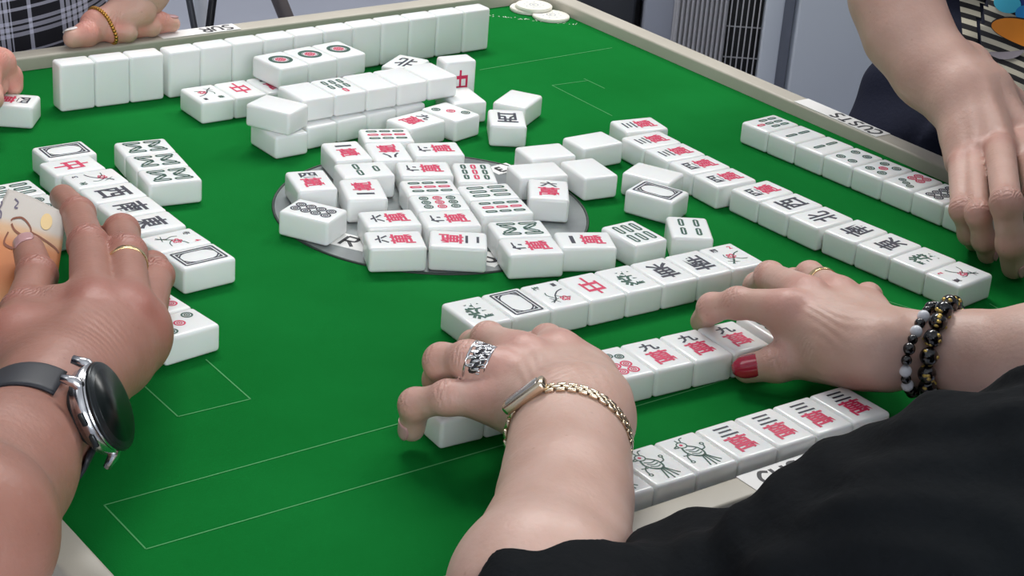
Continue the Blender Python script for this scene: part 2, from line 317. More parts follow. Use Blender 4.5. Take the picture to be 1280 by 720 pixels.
TILES = [
('backA', -0.13492, 0.31564, -0.0491, 0, '', 1),
('backA', -0.10496, 0.31417, -0.0491, 0, '', 1),
('backA', -0.07499, 0.3127, -0.0491, 0, '', 1),
('backB', -0.04186, 0.31137, 0.0126, 0, '', 1),
('backB', -0.01186, 0.31175, 0.0126, 0, '', 1),
('backB', 0.01814, 0.31212, 0.0126, 0, '', 1),
('backB', 0.04814, 0.3125, 0.0126, 0, '', 1),
('backB', 0.07814, 0.31288, 0.0126, 0, '', 1),
('backB', 0.10813, 0.31326, 0.0126, 0, '', 1),
('backB', 0.13813, 0.31363, 0.0126, 0, '', 1),
('backB', 0.16813, 0.31401, 0.0126, 0, '', 1),
('backB', 0.19813, 0.31439, 0.0126, 0, '', 1),
('backB', 0.22812, 0.31477, 0.0126, 0, '', 1),
('backB', 0.25812, 0.31515, 0.0126, 0, '', 1),
('g2', -0.04699, 0.25435, -0.0115, 0, 'fl1r', 0),
('g2', -0.01699, 0.254, -0.0115, 0, 'Zr', 0),
('g2', 0.01301, 0.25366, -0.0115, 0, 'W1', 0),
('g2', 0.04301, 0.25331, -0.0115, 0, '', 0),
('g2', 0.07301, 0.25297, -0.0115, 0, '', 0),
('dots1', 0.02251, 0.25706, 0.0977, 1, 'D1', 0),
('dots1', 0.05236, 0.25998, 0.0977, 1, 'D1', 0),
('dots1', 0.08222, 0.26291, 0.0977, 1, 'D1', 0),
('upperleft', -0.03504, 0.16246, 0.4883, 1, '', 0),
('upper', 0.00094, 0.17982, 0.0156, 1, '', 0),
('upper', 0.03094, 0.18029, 0.0156, 1, 'B7r', 0),
('upper', 0.06094, 0.18076, 0.0156, 1, '', 0),
('upper', 0.09093, 0.18123, 0.0156, 1, '', 0),
('upper', 0.12093, 0.1817, 0.0156, 1, '', 0),
('lowerA', -0.03386, 0.16063, 0.0131, 0, '', 0),
('lowerB', -0.00262, 0.16938, 0.094, 0, '', 0),
('lowerB', 0.02725, 0.17219, 0.094, 0, '', 0),
('lowerB', 0.05712, 0.17501, 0.094, 0, '', 0),
('lowerB', 0.08698, 0.17782, 0.094, 0, '', 0),
('north', 0.14749, 0.25672, 2.1449, 0, 'N', 0),
('standred', 0.15709, 0.19505, -0.1479, 0, 'Z', 1),
('t1', 0.14232, 0.16441, -0.1932, 0, '', 0),
('t2', 0.18124, 0.13742, 2.117, 0, '', 0),
('t3', 0.14431, 0.10217, -0.5742, 0, 'Xr', 0),
('t4', 0.11092, 0.13474, 0.2138, 0, 'D3', 0),
('t5', 0.0736, 0.12975, 1.7369, 0, 'W9r', 0),
('t6', 0.03178, 0.1086, 1.188, 0, 'B9', 0),
('t7', 0.01379, 0.07764, -0.3415, 0, 'W8r', 0),
('t8', 0.04974, 0.06624, 1.2044, 0, 'W5', 0),
('t8b', 0.01818, 0.03478, 1.1369, 0, 'W5', 0),
('t10', -0.0206, -0.05435, 1.2109, 0, 'W5', 0),
('t10', -0.01004, -0.02627, 1.2109, 0, 'D9', 0),
('t10', 0.00053, 0.00181, 1.2109, 0, 'B9', 0),
('t13', 0.04793, 0.01195, -0.4784, 0, 'B9', 0),
('t14', 0.02564, -0.05332, 1.2771, 0, 'B9', 0),
('t14', 0.03433, -0.0246, 1.2771, 0, 'B6', 0),
('t16', 0.0022, -0.11974, 1.2161, 0, 'W5', 0),
('t16', 0.01302, -0.09175, 1.2161, 0, 'B8', 0),
('t18', 0.04346, -0.12745, 1.1098, 0, 'W1', 0),
('t19', 0.08289, -0.13335, 0.0032, 0, 'B6', 0),
('t20', 0.12585, -0.14362, -0.5908, 0, 'B4', 0),
('B', 0.15097, -0.07852, 0.3964, 0, 'P', 0),
('B2', 0.17318, -0.04758, 0.4455, 0, '', 0),
('t21', 0.17612, 0.03024, 1.5448, 0, '', 0),
('t22', 0.1328, -0.01911, -0.148, 0, '', 0),
('t23', 0.12482, 0.02516, 1.3894, 0, '', 0),
('t24', 0.09442, -0.00485, 1.3108, 0, '', 0),
('t25', 0.07761, -0.04064, -0.6297, 0, 'W6', 0),
('t9', -0.01461, 0.09229, -0.2447, 0, 'W1', 0),
('t26', -0.0239, 0.05259, 1.2999, 0, 'B3', 0),
('t27', -0.07033, 0.05138, -0.2755, 0, 'W4', 0),
('t28', -0.04548, 0.01988, -0.3872, 0, 'W1r', 0),
('C', -0.09859, 0.00121, 0.5208, 0, 'D8', 0),
('t29', -0.05817, -0.03479, 1.2492, 0, 'W6', 0),
('D', -0.07553, -0.06814, 1.1522, 0, 'W6', 0),
('t31', -0.03658, -0.08772, 0.9637, 0, 'W2r', 0),
('rmA', 0.23454, 0.04277, 1.398, 0, 'W3', 0),
('rmB', 0.21803, -0.07979, 1.5467, 0, 'W4', 0),
('rmB', 0.21875, -0.0498, 1.5467, 0, 'W4', 0),
('rmB', 0.21948, -0.0198, 1.5467, 0, 'W3', 0),
('rmB', 0.2202, 0.01019, 1.5467, 0, 'W3', 0),
('rmC', 0.2286, -0.1732, 1.6182, 0, 'N', 0),
('rmC', 0.22717, -0.14323, 1.6182, 0, 'X', 0),
('rmC', 0.22575, -0.11326, 1.6182, 0, 'W4', 0),
('rmD', 0.24276, -0.29349, 1.6772, 0, 'fl2', 0),
('rmD', 0.23958, -0.26366, 1.6772, 0, 'F', 0),
('rmD', 0.23639, -0.23383, 1.6772, 0, 'E', 0),
('rmD', 0.23321, -0.204, 1.6772, 0, 'S', 0),
('rf', 0.35397, -0.21169, 1.6407, 0, '', 0),
('rf', 0.35187, -0.18176, 1.6407, 0, 'D8', 0),
('rf', 0.34978, -0.15184, 1.6407, 0, 'D7', 0),
('rf', 0.34768, -0.12191, 1.6407, 0, 'D5', 0),
('rf', 0.34558, -0.09198, 1.6407, 0, 'D4', 0),
('rf', 0.34349, -0.06206, 1.6407, 0, 'B2', 0),
('rf', 0.34139, -0.03213, 1.6407, 0, 'B2', 0),
('rf', 0.3393, -0.0022, 1.6407, 0, 'B7', 0),
('lwA', -0.20273, 0.18346, 1.5486, 0, 'P', 0),
('lwB', -0.21008, 0.15315, 1.582, 0, 'Zr', 0),
('lwC', -0.20792, 0.03264, 1.5541, 0, 'Er', 0),
('lwC', -0.20742, 0.06263, 1.5541, 0, 'Sr', 0),
('lwC', -0.20692, 0.09263, 1.5541, 0, 'Xr', 0),
('lwC', -0.20642, 0.12262, 1.5541, 0, 'fl3', 0),
('lwD', -0.20567, -0.03197, 1.6235, 0, 'P', 0),
('lwD', -0.20725, -0.00201, 1.6235, 0, 'fl4r', 0),
('G', -0.15632, 0.10591, 1.4078, 0, 'B8', 0),
('G', -0.15145, 0.13551, 1.4078, 0, 'B8', 0),
('G', -0.14658, 0.16512, 1.4078, 0, 'B8', 0),
('stray2', -0.1931, 0.30374, 0.9301, 0, 'W4r', 0),
('H', -0.26356, -0.11665, 1.6829, 0, 'D3', 0),
('H', -0.26691, -0.08684, 1.6829, 0, 'D7', 0),
('cards', -0.26643, 0.06622, 1.5924, 0, 'D7', 0),
('cards', -0.26707, 0.09621, 1.5924, 0, 'D4', 0),
('cards', -0.26772, 0.1262, 1.5924, 0, 'B6', 0),
('row1', -0.09154, -0.18715, -0.0462, 0, 'Fr', 0),
('row1', -0.06157, -0.18854, -0.0462, 0, 'Pr', 0),
('row1', -0.0316, -0.18993, -0.0462, 0, 'fl5', 0),
('row1', -0.00163, -0.19131, -0.0462, 0, 'Zr', 0),
('row1', 0.02834, -0.1927, -0.0462, 0, 'Fr', 0),
('row1', 0.0583, -0.19409, -0.0462, 0, 'Er', 0),
('row1', 0.08827, -0.19547, -0.0462, 0, 'Sr', 0),
('row1', 0.11824, -0.19686, -0.0462, 0, 'fl6', 0),
('row2', -0.17774, -0.27835, -0.0704, 0, '', 0),
('row2', -0.14782, -0.28046, -0.0704, 0, '', 0),
('row2', -0.11789, -0.28257, -0.0704, 0, '', 0),
('row2', -0.08797, -0.28468, -0.0704, 0, '', 0),
('row2', -0.05804, -0.28679, -0.0704, 0, 'D7', 0),
('row2', -0.02812, -0.2889, -0.0704, 0, 'W9', 0),
('row2', 0.00181, -0.29101, -0.0704, 0, 'W9', 0),
('row2', 0.03173, -0.29313, -0.0704, 0, 'W9', 0),
('row2', 0.06166, -0.29524, -0.0704, 0, 'B6', 0),
('row3', -0.14882, -0.39302, -0.011, 0, 'B1', 0),
('row3', -0.11882, -0.39335, -0.011, 0, 'B1', 0),
('row3', -0.08883, -0.39368, -0.011, 0, 'B1', 0),
('row3', -0.05883, -0.39401, -0.011, 0, 'W3', 0),
('row3', -0.02883, -0.39433, -0.011, 0, 'W3', 0),
('row3', 0.00117, -0.39466, -0.011, 0, 'W3', 0),
('row3', 0.03117, -0.39499, -0.011, 0, 'W3', 0)]
# where each row stands, in words one can find in the photo
WHERE = {
'backA': ('blank white tile, {n} from the left in the standing wall along the back rim', 'standing tiles along the back rim', 0),
'backB': ('blank white tile, {n} from the left in the standing wall along the back rim', 'standing tiles along the back rim', 3),
'g2': ('tile {f}, {n} from left in flat row before the standing wall', 'flat row before the standing wall'),
'dots1': ('raised tile {f}, {n} from left in the trio of one-dot tiles', 'three one-dot tiles'),
'upperleft': ('blank tile lying askew on top of the left end of the stacked double row', 'double row of stacked tiles'),
'upper': ('tile {f}, {n} from left in upper layer of the stacked double row', 'double row of stacked tiles'),
'lowerA': ('leftmost blank tile in the bottom layer of the stacked row, under the askew tile', 'double row of stacked tiles'),
'lowerB': ('blank bottom-layer tile of the stacked row, {n} after the leftmost one', 'double row of stacked tiles'),
'north': ('loose tile {f}, lying behind the stacked row near the standing wall', 'loose discards around the centre'),
'standred': ('loose tile {f}, behind right end of stacked row', 'loose discards around the centre'),
't1': ('blank tile face down in front of the upright tile with the red character', 'loose discards around the centre'),
't2': ('blank face-down tile at an angle, rightmost beyond the tile showing 西', 'loose discards around the centre'),
't3': ('loose tile {f}, right of the three-dot tile beyond the centre', 'loose discards around the centre'),
't4': ('tile {f} in a diagonal, beyond the centre, left of the 西 tile', 'loose discards around the centre'),
't5': ('tile {f}, beside the diagonal three-dot tile', 'loose discards around the centre'),
't6': ('tile {f}, farthest of the centre group', 'centre group of discards'),
't7': ('tile {f}, just before the farthest nine-bamboo tile', 'centre group of discards'),
't8': ('farther of the two centre tiles {f}', 'centre group of discards'),
't8b': ('nearer of the two centre tiles {f}', 'centre group of discards'),
't10': ('tile {f} in the middle column of the centre group', 'centre group of discards'),
't13': ('tile {f}, back end of the right centre column', 'centre group of discards'),
't14': ('tile {f} in the right column of the centre group', 'centre group of discards'),
't16': ('tile {f} in the nearest pair, right of centre', 'centre group of discards'),
't18': ('tile {f}, just right of the nearest pair', 'centre group of discards'),
't19': ('loose tile {f} behind the row with 發 and 中', 'loose discards around the centre'),
't20': ('loose tile {f}, right of the six-bamboo tile', 'loose discards around the centre'),
'B': ('loose tile {f}, right of centre, before a blank one', 'loose discards around the centre'),
'B2': ('blank face-down tile directly behind the loose black-framed tile right of centre', 'loose discards around the centre'),
't21': ('blank face-down tile, farthest of the four blanks right of the centre group', 'loose discards around the centre'),
't22': ('blank face-down tile, nearest and rightmost of the four blanks right of centre', 'loose discards around the centre'),
't23': ('blank face-down tile, second farthest of the four blanks right of centre', 'loose discards around the centre'),
't24': ('blank face-down tile behind the tile showing 六 over 萬, right of centre', 'loose discards around the centre'),
't25': ('tile {f}, loose at right side of the metal disc', 'loose discards around the centre'),
't9': ('tile {f}, back left of the centre group before the stacked row', 'centre group of discards'),
't26': ('tile {f}, left column of the centre group', 'centre group of discards'),
't27': ('tile {f}, far left of the centre, behind the eight-dot tile', 'loose discards around the centre'),
't28': ('tile {f}, right of the far left 四 tile', 'centre group of discards'),
'C': ('tile {f}, leftmost loose tile at the edge of the metal disc', 'loose discards around the centre'),
't29': ('farther of the two neighbouring tiles {f}', 'centre group of discards'),
'D': ('nearer of the two neighbouring tiles {f}, front left of the disc', 'centre group of discards'),
't31': ('tile {f}, facing away at the front of the group', 'centre group of discards'),
'rmA': ('farthest tile in right diagonal row, {f}', 'diagonal row facing the right player'),
'rmB': ("tile {f} in right diagonal row, {n} from this block's near end", 'diagonal row facing the right player'),
'rmC': ('tile {f}, in the middle block of the right diagonal row', 'diagonal row facing the right player'),
'rmD': ('tile {f}, in the nearest block of the right diagonal row', 'diagonal row facing the right player'),
'rf': ('tile {f} in row at the right rim, {n} counted from the hand', 'row along the right rim'),
'lwA': ('farthest tile {f}, top end of the left column', 'column facing the left player'),
'lwB': ('tile {f}, second from the far end of the left column', 'column facing the left player'),
'lwC': ('tile {f} in the middle of the left column', 'column facing the left player'),
'lwD': ('tile {f} at the near end of the left column', 'column facing the left player'),
'G': ('tile {f}, {n} from near end of the trio at upper left', 'trio of eight-bamboo tiles'),
'stray2': ('tile {f} held by fingers at the upper left edge', 'tile under the fingers'),
'H': ('tile {f}, {n} from the near end beside the watch hand', 'tiles beside the watch hand'),
'cards': ('tile {f}, behind the orange banknote', 'tiles behind the banknote'),
'row1': ('tile {f}, {n} from left in farthest front-player row', 'farthest of the three front rows'),
'row2': ('tile {f}, {n} from left in row held between the two hands', 'middle of the three front rows'),
'row3': ('tile {f}, {n} from left in nearest row, by black sleeve', 'nearest of the three front rows')}
NUM = ['', 'one', 'two', 'three', 'four', 'five', 'six', 'seven', 'eight', 'nine']
def face(code):
    c = code.rstrip('r')
    if not c: return 'face down'
    if c[0] == 'W': return 'showing black %s over red 萬' % WAN[c[1]]
    if c[0] == 'B' and c[1] == '1': return 'showing a green bird'
    if c[0] == 'B': return 'showing %s bamboo sticks' % NUM[int(c[1])]
    if c == 'D1': return 'showing one big round dot'
    if c[0] == 'D': return 'showing %s dots' % NUM[int(c[1])]
    if c[:2] == 'fl': return 'showing a small flower picture'
    return 'showing a ' + NAME[c[0]]
ORD = ['first', 'second', 'third', 'fourth', 'fifth', 'sixth', 'seventh', 'eighth', 'ninth', 'tenth', 'eleventh', 'twelfth', 'thirteenth', 'fourteenth']
cnt = {}
for nm, X, Y, th, lev, code, st in TILES:
    me = tile_mesh(code)
    o = bpy.data.objects.new('mahjong_tile', me); C.objects.link(o)
    i = cnt.get(nm, 0); cnt[nm] = i+1
    W = WHERE[nm]; pos, grp, start = W[0], W[1], (W[2] if len(W) > 2 else 0)
    if st:
        # standing on its short end; the engraved side faces the camera side only for the red one
        o.rotation_euler = (math.pi/2, 0, th); o.location = (X-math.sin(th)*TT/2, Y+math.cos(th)*TT/2, ZF+TL/2+.0001)
    else:
        o.location = (X, Y, ZF+lev*(TT+.0001)+.0001+(.0006 if abs(math.hypot(X-.0035, Y-.0027)) < .135 else 0)); o.rotation_euler = (0, 0, th)
    f = face(code) if not st or code else 'standing upright with its blank back to the table centre'
    if st and code: f = 'standing upright showing a red character'
    txt = pos.replace('{n}', ORD[i+start]).replace('{f}', f)
    tag(o, txt, 'mahjong tile', grp)
    if nm == 'row2' and i == 8: o.rotation_euler = (0, .10, th); o.location.z += .0016
# ---------------------------------------------------------------- signed-distance sculpting (bodies, cloth)
class Field:
    def __init__(s, lo, hi, h):
        s.h = h; s.lo = np.array(lo, float); s.n = np.ceil((np.array(hi)-s.lo)/h).astype(int)+1; s.f = np.full(s.n, .05, np.float32)
    def sub(s, lo, hi):
        a = np.clip(np.floor((lo-s.lo)/s.h).astype(int), 0, s.n); b = np.clip(np.ceil((hi-s.lo)/s.h).astype(int)+1, 0, s.n); return a, b
def smin(a, b, k):
    h = np.maximum(k-np.abs(a-b), 0)/k; return np.minimum(a, b)-h*h*k*.25
def cone_d(X, Y, Z, a, b, ra, rb):
    ax, ay, az = a; d = b-a; L2 = float(d@d)+1e-12
    t = np.clip(((X-ax)*d[0]+(Y-ay)*d[1]+(Z-az)*d[2])/L2, 0, 1)
    return np.sqrt((X-ax-t*d[0])**2+(Y-ay-t*d[1])**2+(Z-az-t*d[2])**2)-(ra+(rb-ra)*t)
def put(F, prims, k, into=None):
    """prims: (a, b, ra, rb); smooth-union each into array"""
    A = F.f if into is None else into
    for a, b, ra, rb in prims:
        a = np.array(a, float); b = np.array(b, float); m = max(ra, rb)+.02
        i0, i1 = F.sub(np.minimum(a, b)-m, np.maximum(a, b)+m)
        if (i1 <= i0).any(): continue
        g = [F.lo[q]+F.h*np.arange(i0[q], i1[q], dtype=np.float32) for q in range(3)]
        X, Y, Z = g[0][:, None, None], g[1][None, :, None], g[2][None, None, :]
        sl = tuple(slice(i0[q], i1[q]) for q in range(3))
        A[sl] = smin(A[sl], cone_d(X, Y, Z, a, b, ra, rb).astype(np.float32), k)
    return A
def surface(F):
    f = F.f; ins = f < 0
    c = sum(ins[i:ins.shape[0]-1+i, j:ins.shape[1]-1+j, k:ins.shape[2]-1+k].astype(np.int8) for i in (0, 1) for j in (0, 1) for k in (0, 1))
    act = (c > 0) & (c < 8); idx = np.full(act.shape, -1, np.int64); cells = np.argwhere(act); idx[act] = np.arange(len(cells))
    P = np.zeros((len(cells), 3)); n = np.zeros(len(cells)); I, J, K = cells.T
    for ax in range(3):
        o = [0, 0, 0]; o[ax] = 1; q = [a for a in range(3) if a != ax]
        for u in (0, 1):
            for v in (0, 1):
                b = [0, 0, 0]; b[q[0]] = u; b[q[1]] = v
                f0 = f[I+b[0], J+b[1], K+b[2]]; f1 = f[I+b[0]+o[0], J+b[1]+o[1], K+b[2]+o[2]]
                m = (f0 < 0) != (f1 < 0); t = f0[m]/(f0[m]-f1[m]); p = np.tile(np.array(b, float), (m.sum(), 1)); p[:, ax] += t; P[m] += p; n[m] += 1
    V = F.lo+F.h*(cells+P/n[:, None]); Q = []
    for ax in range(3):
        q = [a for a in range(3) if a != ax]; s0 = [slice(None)]*3; s1 = [slice(None)]*3; s0[ax] = slice(0, -1); s1[ax] = slice(1, None)
        a, b = ins[tuple(s0)], ins[tuple(s1)]; E = np.argwhere(a != b); E = E[(E[:, q[0]] > 0) & (E[:, q[1]] > 0) & (E[:, q[0]] < f.shape[q[0]]-1) & (E[:, q[1]] < f.shape[q[1]]-1)]
        d = np.zeros((4, 3), int); d[1, q[0]] = -1; d[2, q[0]] = -1; d[2, q[1]] = -1; d[3, q[1]] = -1
        F4 = np.stack([idx[tuple((E+d[k]).T)] for k in range(4)], 1); inside = a[tuple(E.T)]
        flip = inside if ax != 1 else ~inside
        F4[~flip] = F4[~flip][:, ::-1]; Q.append(F4)
    return V, np.concatenate(Q)
def mesh_from(name, parts):
    """parts: list of (V, Q); returns one mesh"""
    V = np.concatenate([p[0] for p in parts]); off = np.cumsum([0]+[len(p[0]) for p in parts[:-1]]); Q = np.concatenate([p[1]+o for p, o in zip(parts, off)])
    Q = Q[(Q >= 0).all(1)]
    me = bpy.data.meshes.new(name); me.vertices.add(len(V)); me.vertices.foreach_set('co', V.astype(np.float32).ravel())
    me.loops.add(len(Q)*4); me.loops.foreach_set('vertex_index', Q.astype(np.int32).ravel()); me.polygons.add(len(Q))
    me.polygons.foreach_set('loop_start', (np.arange(len(Q))*4).astype(np.int32)); me.update(calc_edges=True); me.validate()
    return me
def relax(V, Q, it=2, lam=.5):
    for _ in range(it):
        S = np.zeros_like(V); n = np.zeros(len(V))
        for k in range(4):
            a, b = Q[:, k], Q[:, (k+1) % 4]
            for c in range(3): S[:, c] += np.bincount(a, V[b, c], len(V))+np.bincount(b, V[a, c], len(V))
            n += np.bincount(a, minlength=len(V))+np.bincount(b, minlength=len(V))
        V = V+lam*(S/np.maximum(n, 1)[:, None]-V)
    return V
def chain(pts):
    return [(pts[i][:3], pts[i+1][:3], pts[i][3], pts[i+1][3]) for i in range(len(pts)-1)]
def limb(fingers, palm, extra=(), h=.0014, kp=.012, kf=.009, pad=.03, dorsal=None, tendon=True):
    """fingers: lists of (x,y,z,r) from knuckle to tip; palm: prims; returns V,Q and joint list"""
    fp = [chain(f) for f in fingers]; allp = [p for f in fp for p in f]+list(palm)+list(extra)
    pts = np.array([p[0] for p in allp]+[p[1] for p in allp]); rm = max(max(p[2], p[3]) for p in allp)
    F = Field(pts.min(0)-rm-.008, pts.max(0)+rm+.008, h)
    put(F, palm, kp); base = F.f.copy(); out = F.f
    for f, pr in zip(fingers, fp):
        a = np.full(F.n, .05, np.float32)
        put(F, pr, .003, into=a)
        for j, p in enumerate(f[1:-1]):   # swollen joints
            put(F, [(p[:3], p[:3], p[3]*1.07, p[3]*1.07)], .004, into=a)
        out = smin(out, smin(base, a, kf), .0015)
    F.f = out
    if extra: put(F, extra, .007)
    V, Q = surface(F); V = relax(V, Q, 2, .5)
    return V, Q
def attrs(me, joints, back):
    """joints: (point, axis dir, r): wrinkle rings and redness; back: (centre, radius, direction) skin lines"""
    n = len(me.vertices); V = np.zeros(n*3, np.float32); me.vertices.foreach_get('co', V); V = V.reshape(-1, 3)
    Nn = np.zeros(n*3, np.float32); me.vertex_normals.foreach_get('vector', Nn); Nn = Nn.reshape(-1, 3)
    w = np.zeros(n, np.float32); k = np.zeros(n, np.float32)
    for p, d, r in joints:
        q = V-p; s = q@d; dist = np.linalg.norm(q, axis=1); g = np.exp(-(s/(.55*r))**2)*(dist < 1.9*r)*np.clip(Nn[:, 2]*1.5+.3, 0, 1)
        w += g*(.55 if d[0] != 1 else 0)*np.sin(s*2*math.pi/.0028+1.2*np.sin(V[:, 0]*700)+np.sin(V[:, 1]*900)); k = np.maximum(k, .75*np.exp(-(dist/(1.35*r))**4))
    for p, rad, d in back:
        q = V-p; dist = np.linalg.norm(q, axis=1); s = q@d; w += np.exp(-(dist/rad)**2)*.30*np.sin(s*2*math.pi/.0042+3*np.sin((q@np.array([.3, -.5, .8]))*170))
    for nm, a in (('wrinkle', w), ('knuckle', k)):
        at = me.attributes.new(nm, 'FLOAT', 'POINT'); at.data.foreach_set('value', a)
def F3(u, v, h, r): return (*PX(u, v, h), r)
def V3(u, v, h): return np.array(PX(u, v, h))
def joints_of(fingers, skip=()):
    out = []
    for i, f in enumerate(fingers):
        for j in range(1, len(f)-1):
            d = np.array(f[j+1][:3])-np.array(f[j-1][:3]); out.append((np.array(f[j][:3]), d/np.linalg.norm(d), f[j][3]))
        out.append((np.array(f[0][:3]), np.array([1, 0, 0]), f[0][3]*1.1)) if i not in skip else None
    return out
def tipred(fingers): return []
def nail(name, tip, prev, r, up, m, parent, label=None, ln=1.35, wd=.82, back=.58):
    """curved nail plate on the dorsal side of a fingertip"""
    tip = np.array(tip); d = tip-np.array(prev); d /= np.linalg.norm(d); up = np.array(up, float); up -= d*(up@d); up /= np.linalg.norm(up); s = np.cross(d, up)
    bm = bmesh.new(); nu, nv = 8, 8; g = []
    for i in range(nu+1):
        a = -1+2*i/nu; row = []
        for j in range(nv+1):
            t = j/nv; ang = a*wd*math.sqrt(1-(.93*max(0, t-.45)/.55)**2)*(1-.25*max(0, .25-t)/.25); x = (t-back)*ln*r*1.15
            rr = r*1.045 if t < .75 else r*(1.045-.25*(t-.75)); p = tip+d*x+(up*math.cos(ang)+s*math.sin(ang))*(rr-.0002*abs(a))*(1 if x < 0 else math.sqrt(max(.1, 1-(x/(r*1.6))**2)))
            row.append(bm.verts.new(p))
        g.append(row)
    for i in range(nu):
        for j in range(nv): bm.faces.new((g[i][j], g[i+1][j], g[i+1][j+1], g[i][j+1]))
    o = obj(name, bm, m); md = o.modifiers.new('thickness', 'SOLIDIFY'); md.thickness = .0006; md.offset = 1
    keep(o, parent)
    if label: o['label'] = label
    return o
# ---------------------------------------------------------------- table
HX, HY, RW, RH = .4118, .4166, .0199, .0116
table = empty('mahjong_table', (0, 0, 0), 'square mahjong table with green felt top and beige raised rim', 'table')
bm = bmesh.new(); box(bm, (0, 0, ZF-.006), (2*HX+.006, 2*HY+.006, .012))
def seam(x0, y0, x1, y1, w=.0011, mi=1):
    v = Vector((x1-x0, y1-y0)); n = Vector((-v.y, v.x)).normalized()*w/2
    bm.faces.new([bm.verts.new((x, y, ZF+.00025)) for x, y in ((x0-n.x, y0-n.y), (x1-n.x, y1-n.y), (x1+n.x, y1+n.y), (x0+n.x, y0+n.y))]).material_index = mi
for ln in ((-.381, -.2593, .19, -.2598), (-.3812, -.308, .205, -.3115), (-.381, -.2593, -.3812, -.308), (-.303, -.135, -.3032, -.1915), (-.3032, -.1915, -.2567, -.1925), (-.2567, -.1925, -.2553, -.135),
           (.19, -.262, .207, -.3115), (.2571, -.3124, .2525, -.352), (.23, .2591, .3866, .2625), (.2643, .1966, .2623, .1096), (.2643, .1966, .303, .1939), (.303, .20, .303, .17)): seam(*ln, w=.0009)
for i in range(30):           # white print arched round the corner by the chips
    t = i/29; x, y = .338+.066*t, .396-.061*t; n = Vector((.68, .73))
    if i % 5 == 4: continue
    for k in range(2):
        ox, oy = rng.uniform(-.004, .004, 2)*(.6+k*.4); an = rng.uniform(0, 3.1); l = rng.uniform(.0012, .003)
        seam(x+ox*.6, y+oy, x+ox*.6+l*math.cos(an), y+oy+l*math.sin(an), .0009, 2)
obj('felt_top', bm, [M['felt'], M['feltline'], M['feltprint']], table, smooth=False)
for nm_, cx, cy, sx, sy in (('rim', 0, HY+RW/2, 2*HX+2*RW, RW), ('rim', 0, -HY-RW/2, 2*HX+2*RW, RW), ('rim', HX+RW/2, 0, RW, 2*HY-.0002), ('rim', -HX-RW/2, 0, RW, 2*HY-.0002)):
    bm = bmesh.new(); box(bm, (cx, cy, ZF-.02+RH/2), (sx, sy, .04+RH), bev=.0022, seg=3); obj('rim', bm, M['rim'], table)
bm = bmesh.new(); box(bm, (0, 0, ZF-.026), (2*HX-.002, 2*HY-.002, .026)); obj('underframe', bm, M['tableleg'], table, smooth=False)
for sx in (-1, 1):
    for sy in (-1, 1):
        bm = bmesh.new(); box(bm, (sx*.37, sy*.37, (ZF-.0395)/2), (.04, .04, ZF-.0395), bev=.004); obj('leg', bm, M['tableleg'], table)
plate = empty('centre_plate', (.0035, .0027, ZF), 'round brushed metal plate with dark edge set in the felt under the centre tiles', 'plate')
bm = bmesh.new(); bmesh.ops.create_cone(bm, segments=96, radius1=.1145, radius2=.1145, depth=.0003, cap_ends=True, matrix=Matrix.Translation((0, 0, .00015+.0002)))
obj('metal_disc', bm, M['disc'], plate, smooth=False)
bm = bmesh.new(); tube(bm, [(.1155*math.cos(t*2*math.pi/96), .1155*math.sin(t*2*math.pi/96), .0002) for t in range(96)], .0011, 6, closed=True); obj('edge_ring', bm, M['discrim'], plate)
# paper labels with handwriting
def label(pc, w, d, rz, h, strokes, text, th=.0003):
    bm = bmesh.new(); box(bm, (0, 0, th/2), (w, d, th), mi=0); k = Ink()
    for s in strokes: k.stroke(s, .0026, 1)
    k.add(bm, lambda x, y: (x, y, th+.00008))
    o = obj('paper_label', bm, [M['paper'], M['ink']], smooth=False); o.location = (pc[0], pc[1], ZF+h+.0001); o.rotation_euler[2] = rz
    tag(o, text, 'label', 'handwritten paper labels'); return o
mm = .001
def letters(s, ox, hh, sc):
    L = {'C': [[(5, 6), (2.5, 7), (0, 4), (.5, 1), (3, 0), (5.4, 1)]], 'U': [[(0, 7), (0, 2), (2.2, 0), (4.4, 2), (4.6, 7)]], 'S': [[(4.6, 6.6), (2, 7), (.6, 5.2), (2.6, 3.6), (4.4, 2), (3, 0), (0, .6)]],
         'R': [[(0, 0), (0, 7)], [(0, 7), (3.6, 6.6), (3.6, 4), (0, 3.5)], [(1.6, 3.6), (4.6, 0)]], 'E': [[(0, 0), (0, 7)], [(0, 7), (4.4, 7)], [(0, 3.6), (3.6, 3.6)], [(0, 0), (4.6, 0)]], 'T': [[(0, 7), (5, 7)], [(2.5, 7), (2.5, 0)]], 'N': [[(0, 0), (0, 7), (4.4, 0), (4.4, 7)]], 'O': [[(2.4, 7), (0, 3.5), (2.4, 0), (4.8, 3.5), (2.4, 7)]]}
    out = []
    for ch in s:
        for st in L[ch]: out.append([((ox+x*sc)*mm, (hh+y*sc)*mm) for x, y in st])
        ox += 6.6*sc
    return out
label((-.022, -HY-RW/2-.0002), .115, .0185, 0, RH, letters('CUS', -47, -6.2, 1.75), 'white paper label with handwritten CUS on front rim beside the black sleeve')
label((.036, HY+RW/2), .078, .0175, math.pi, RH, letters('SUR', -34, -6, 1.7), 'white handwritten paper label on the back rim by the resting fingers')
label((HX+RW/2, -.004), .098, .0175, math.pi/2, RH, letters('CUSTS', -44, -6, 1.7), 'white handwritten paper label on the right rim beside the bare arm')
def lay(u, v, w, d, rz, s, t): p = PX(u, v, 0); label(p, w, d, rz, .0004, s, t)
lay(441, 304, .030, .022, -1.05, letters('R', -7, -8, 2.2), 'white paper slip lettered R under the eight-dot tile on the metal plate')
lay(612, 325, .022, .018, .5, letters('U', -5, -5, 1.5), 'white paper slip peeking out between the front centre tiles')
lay(628, 212, .022, .016, .1, letters('E', -5, -5, 1.2), 'white paper slip behind the nine-bamboo tile on the metal plate')
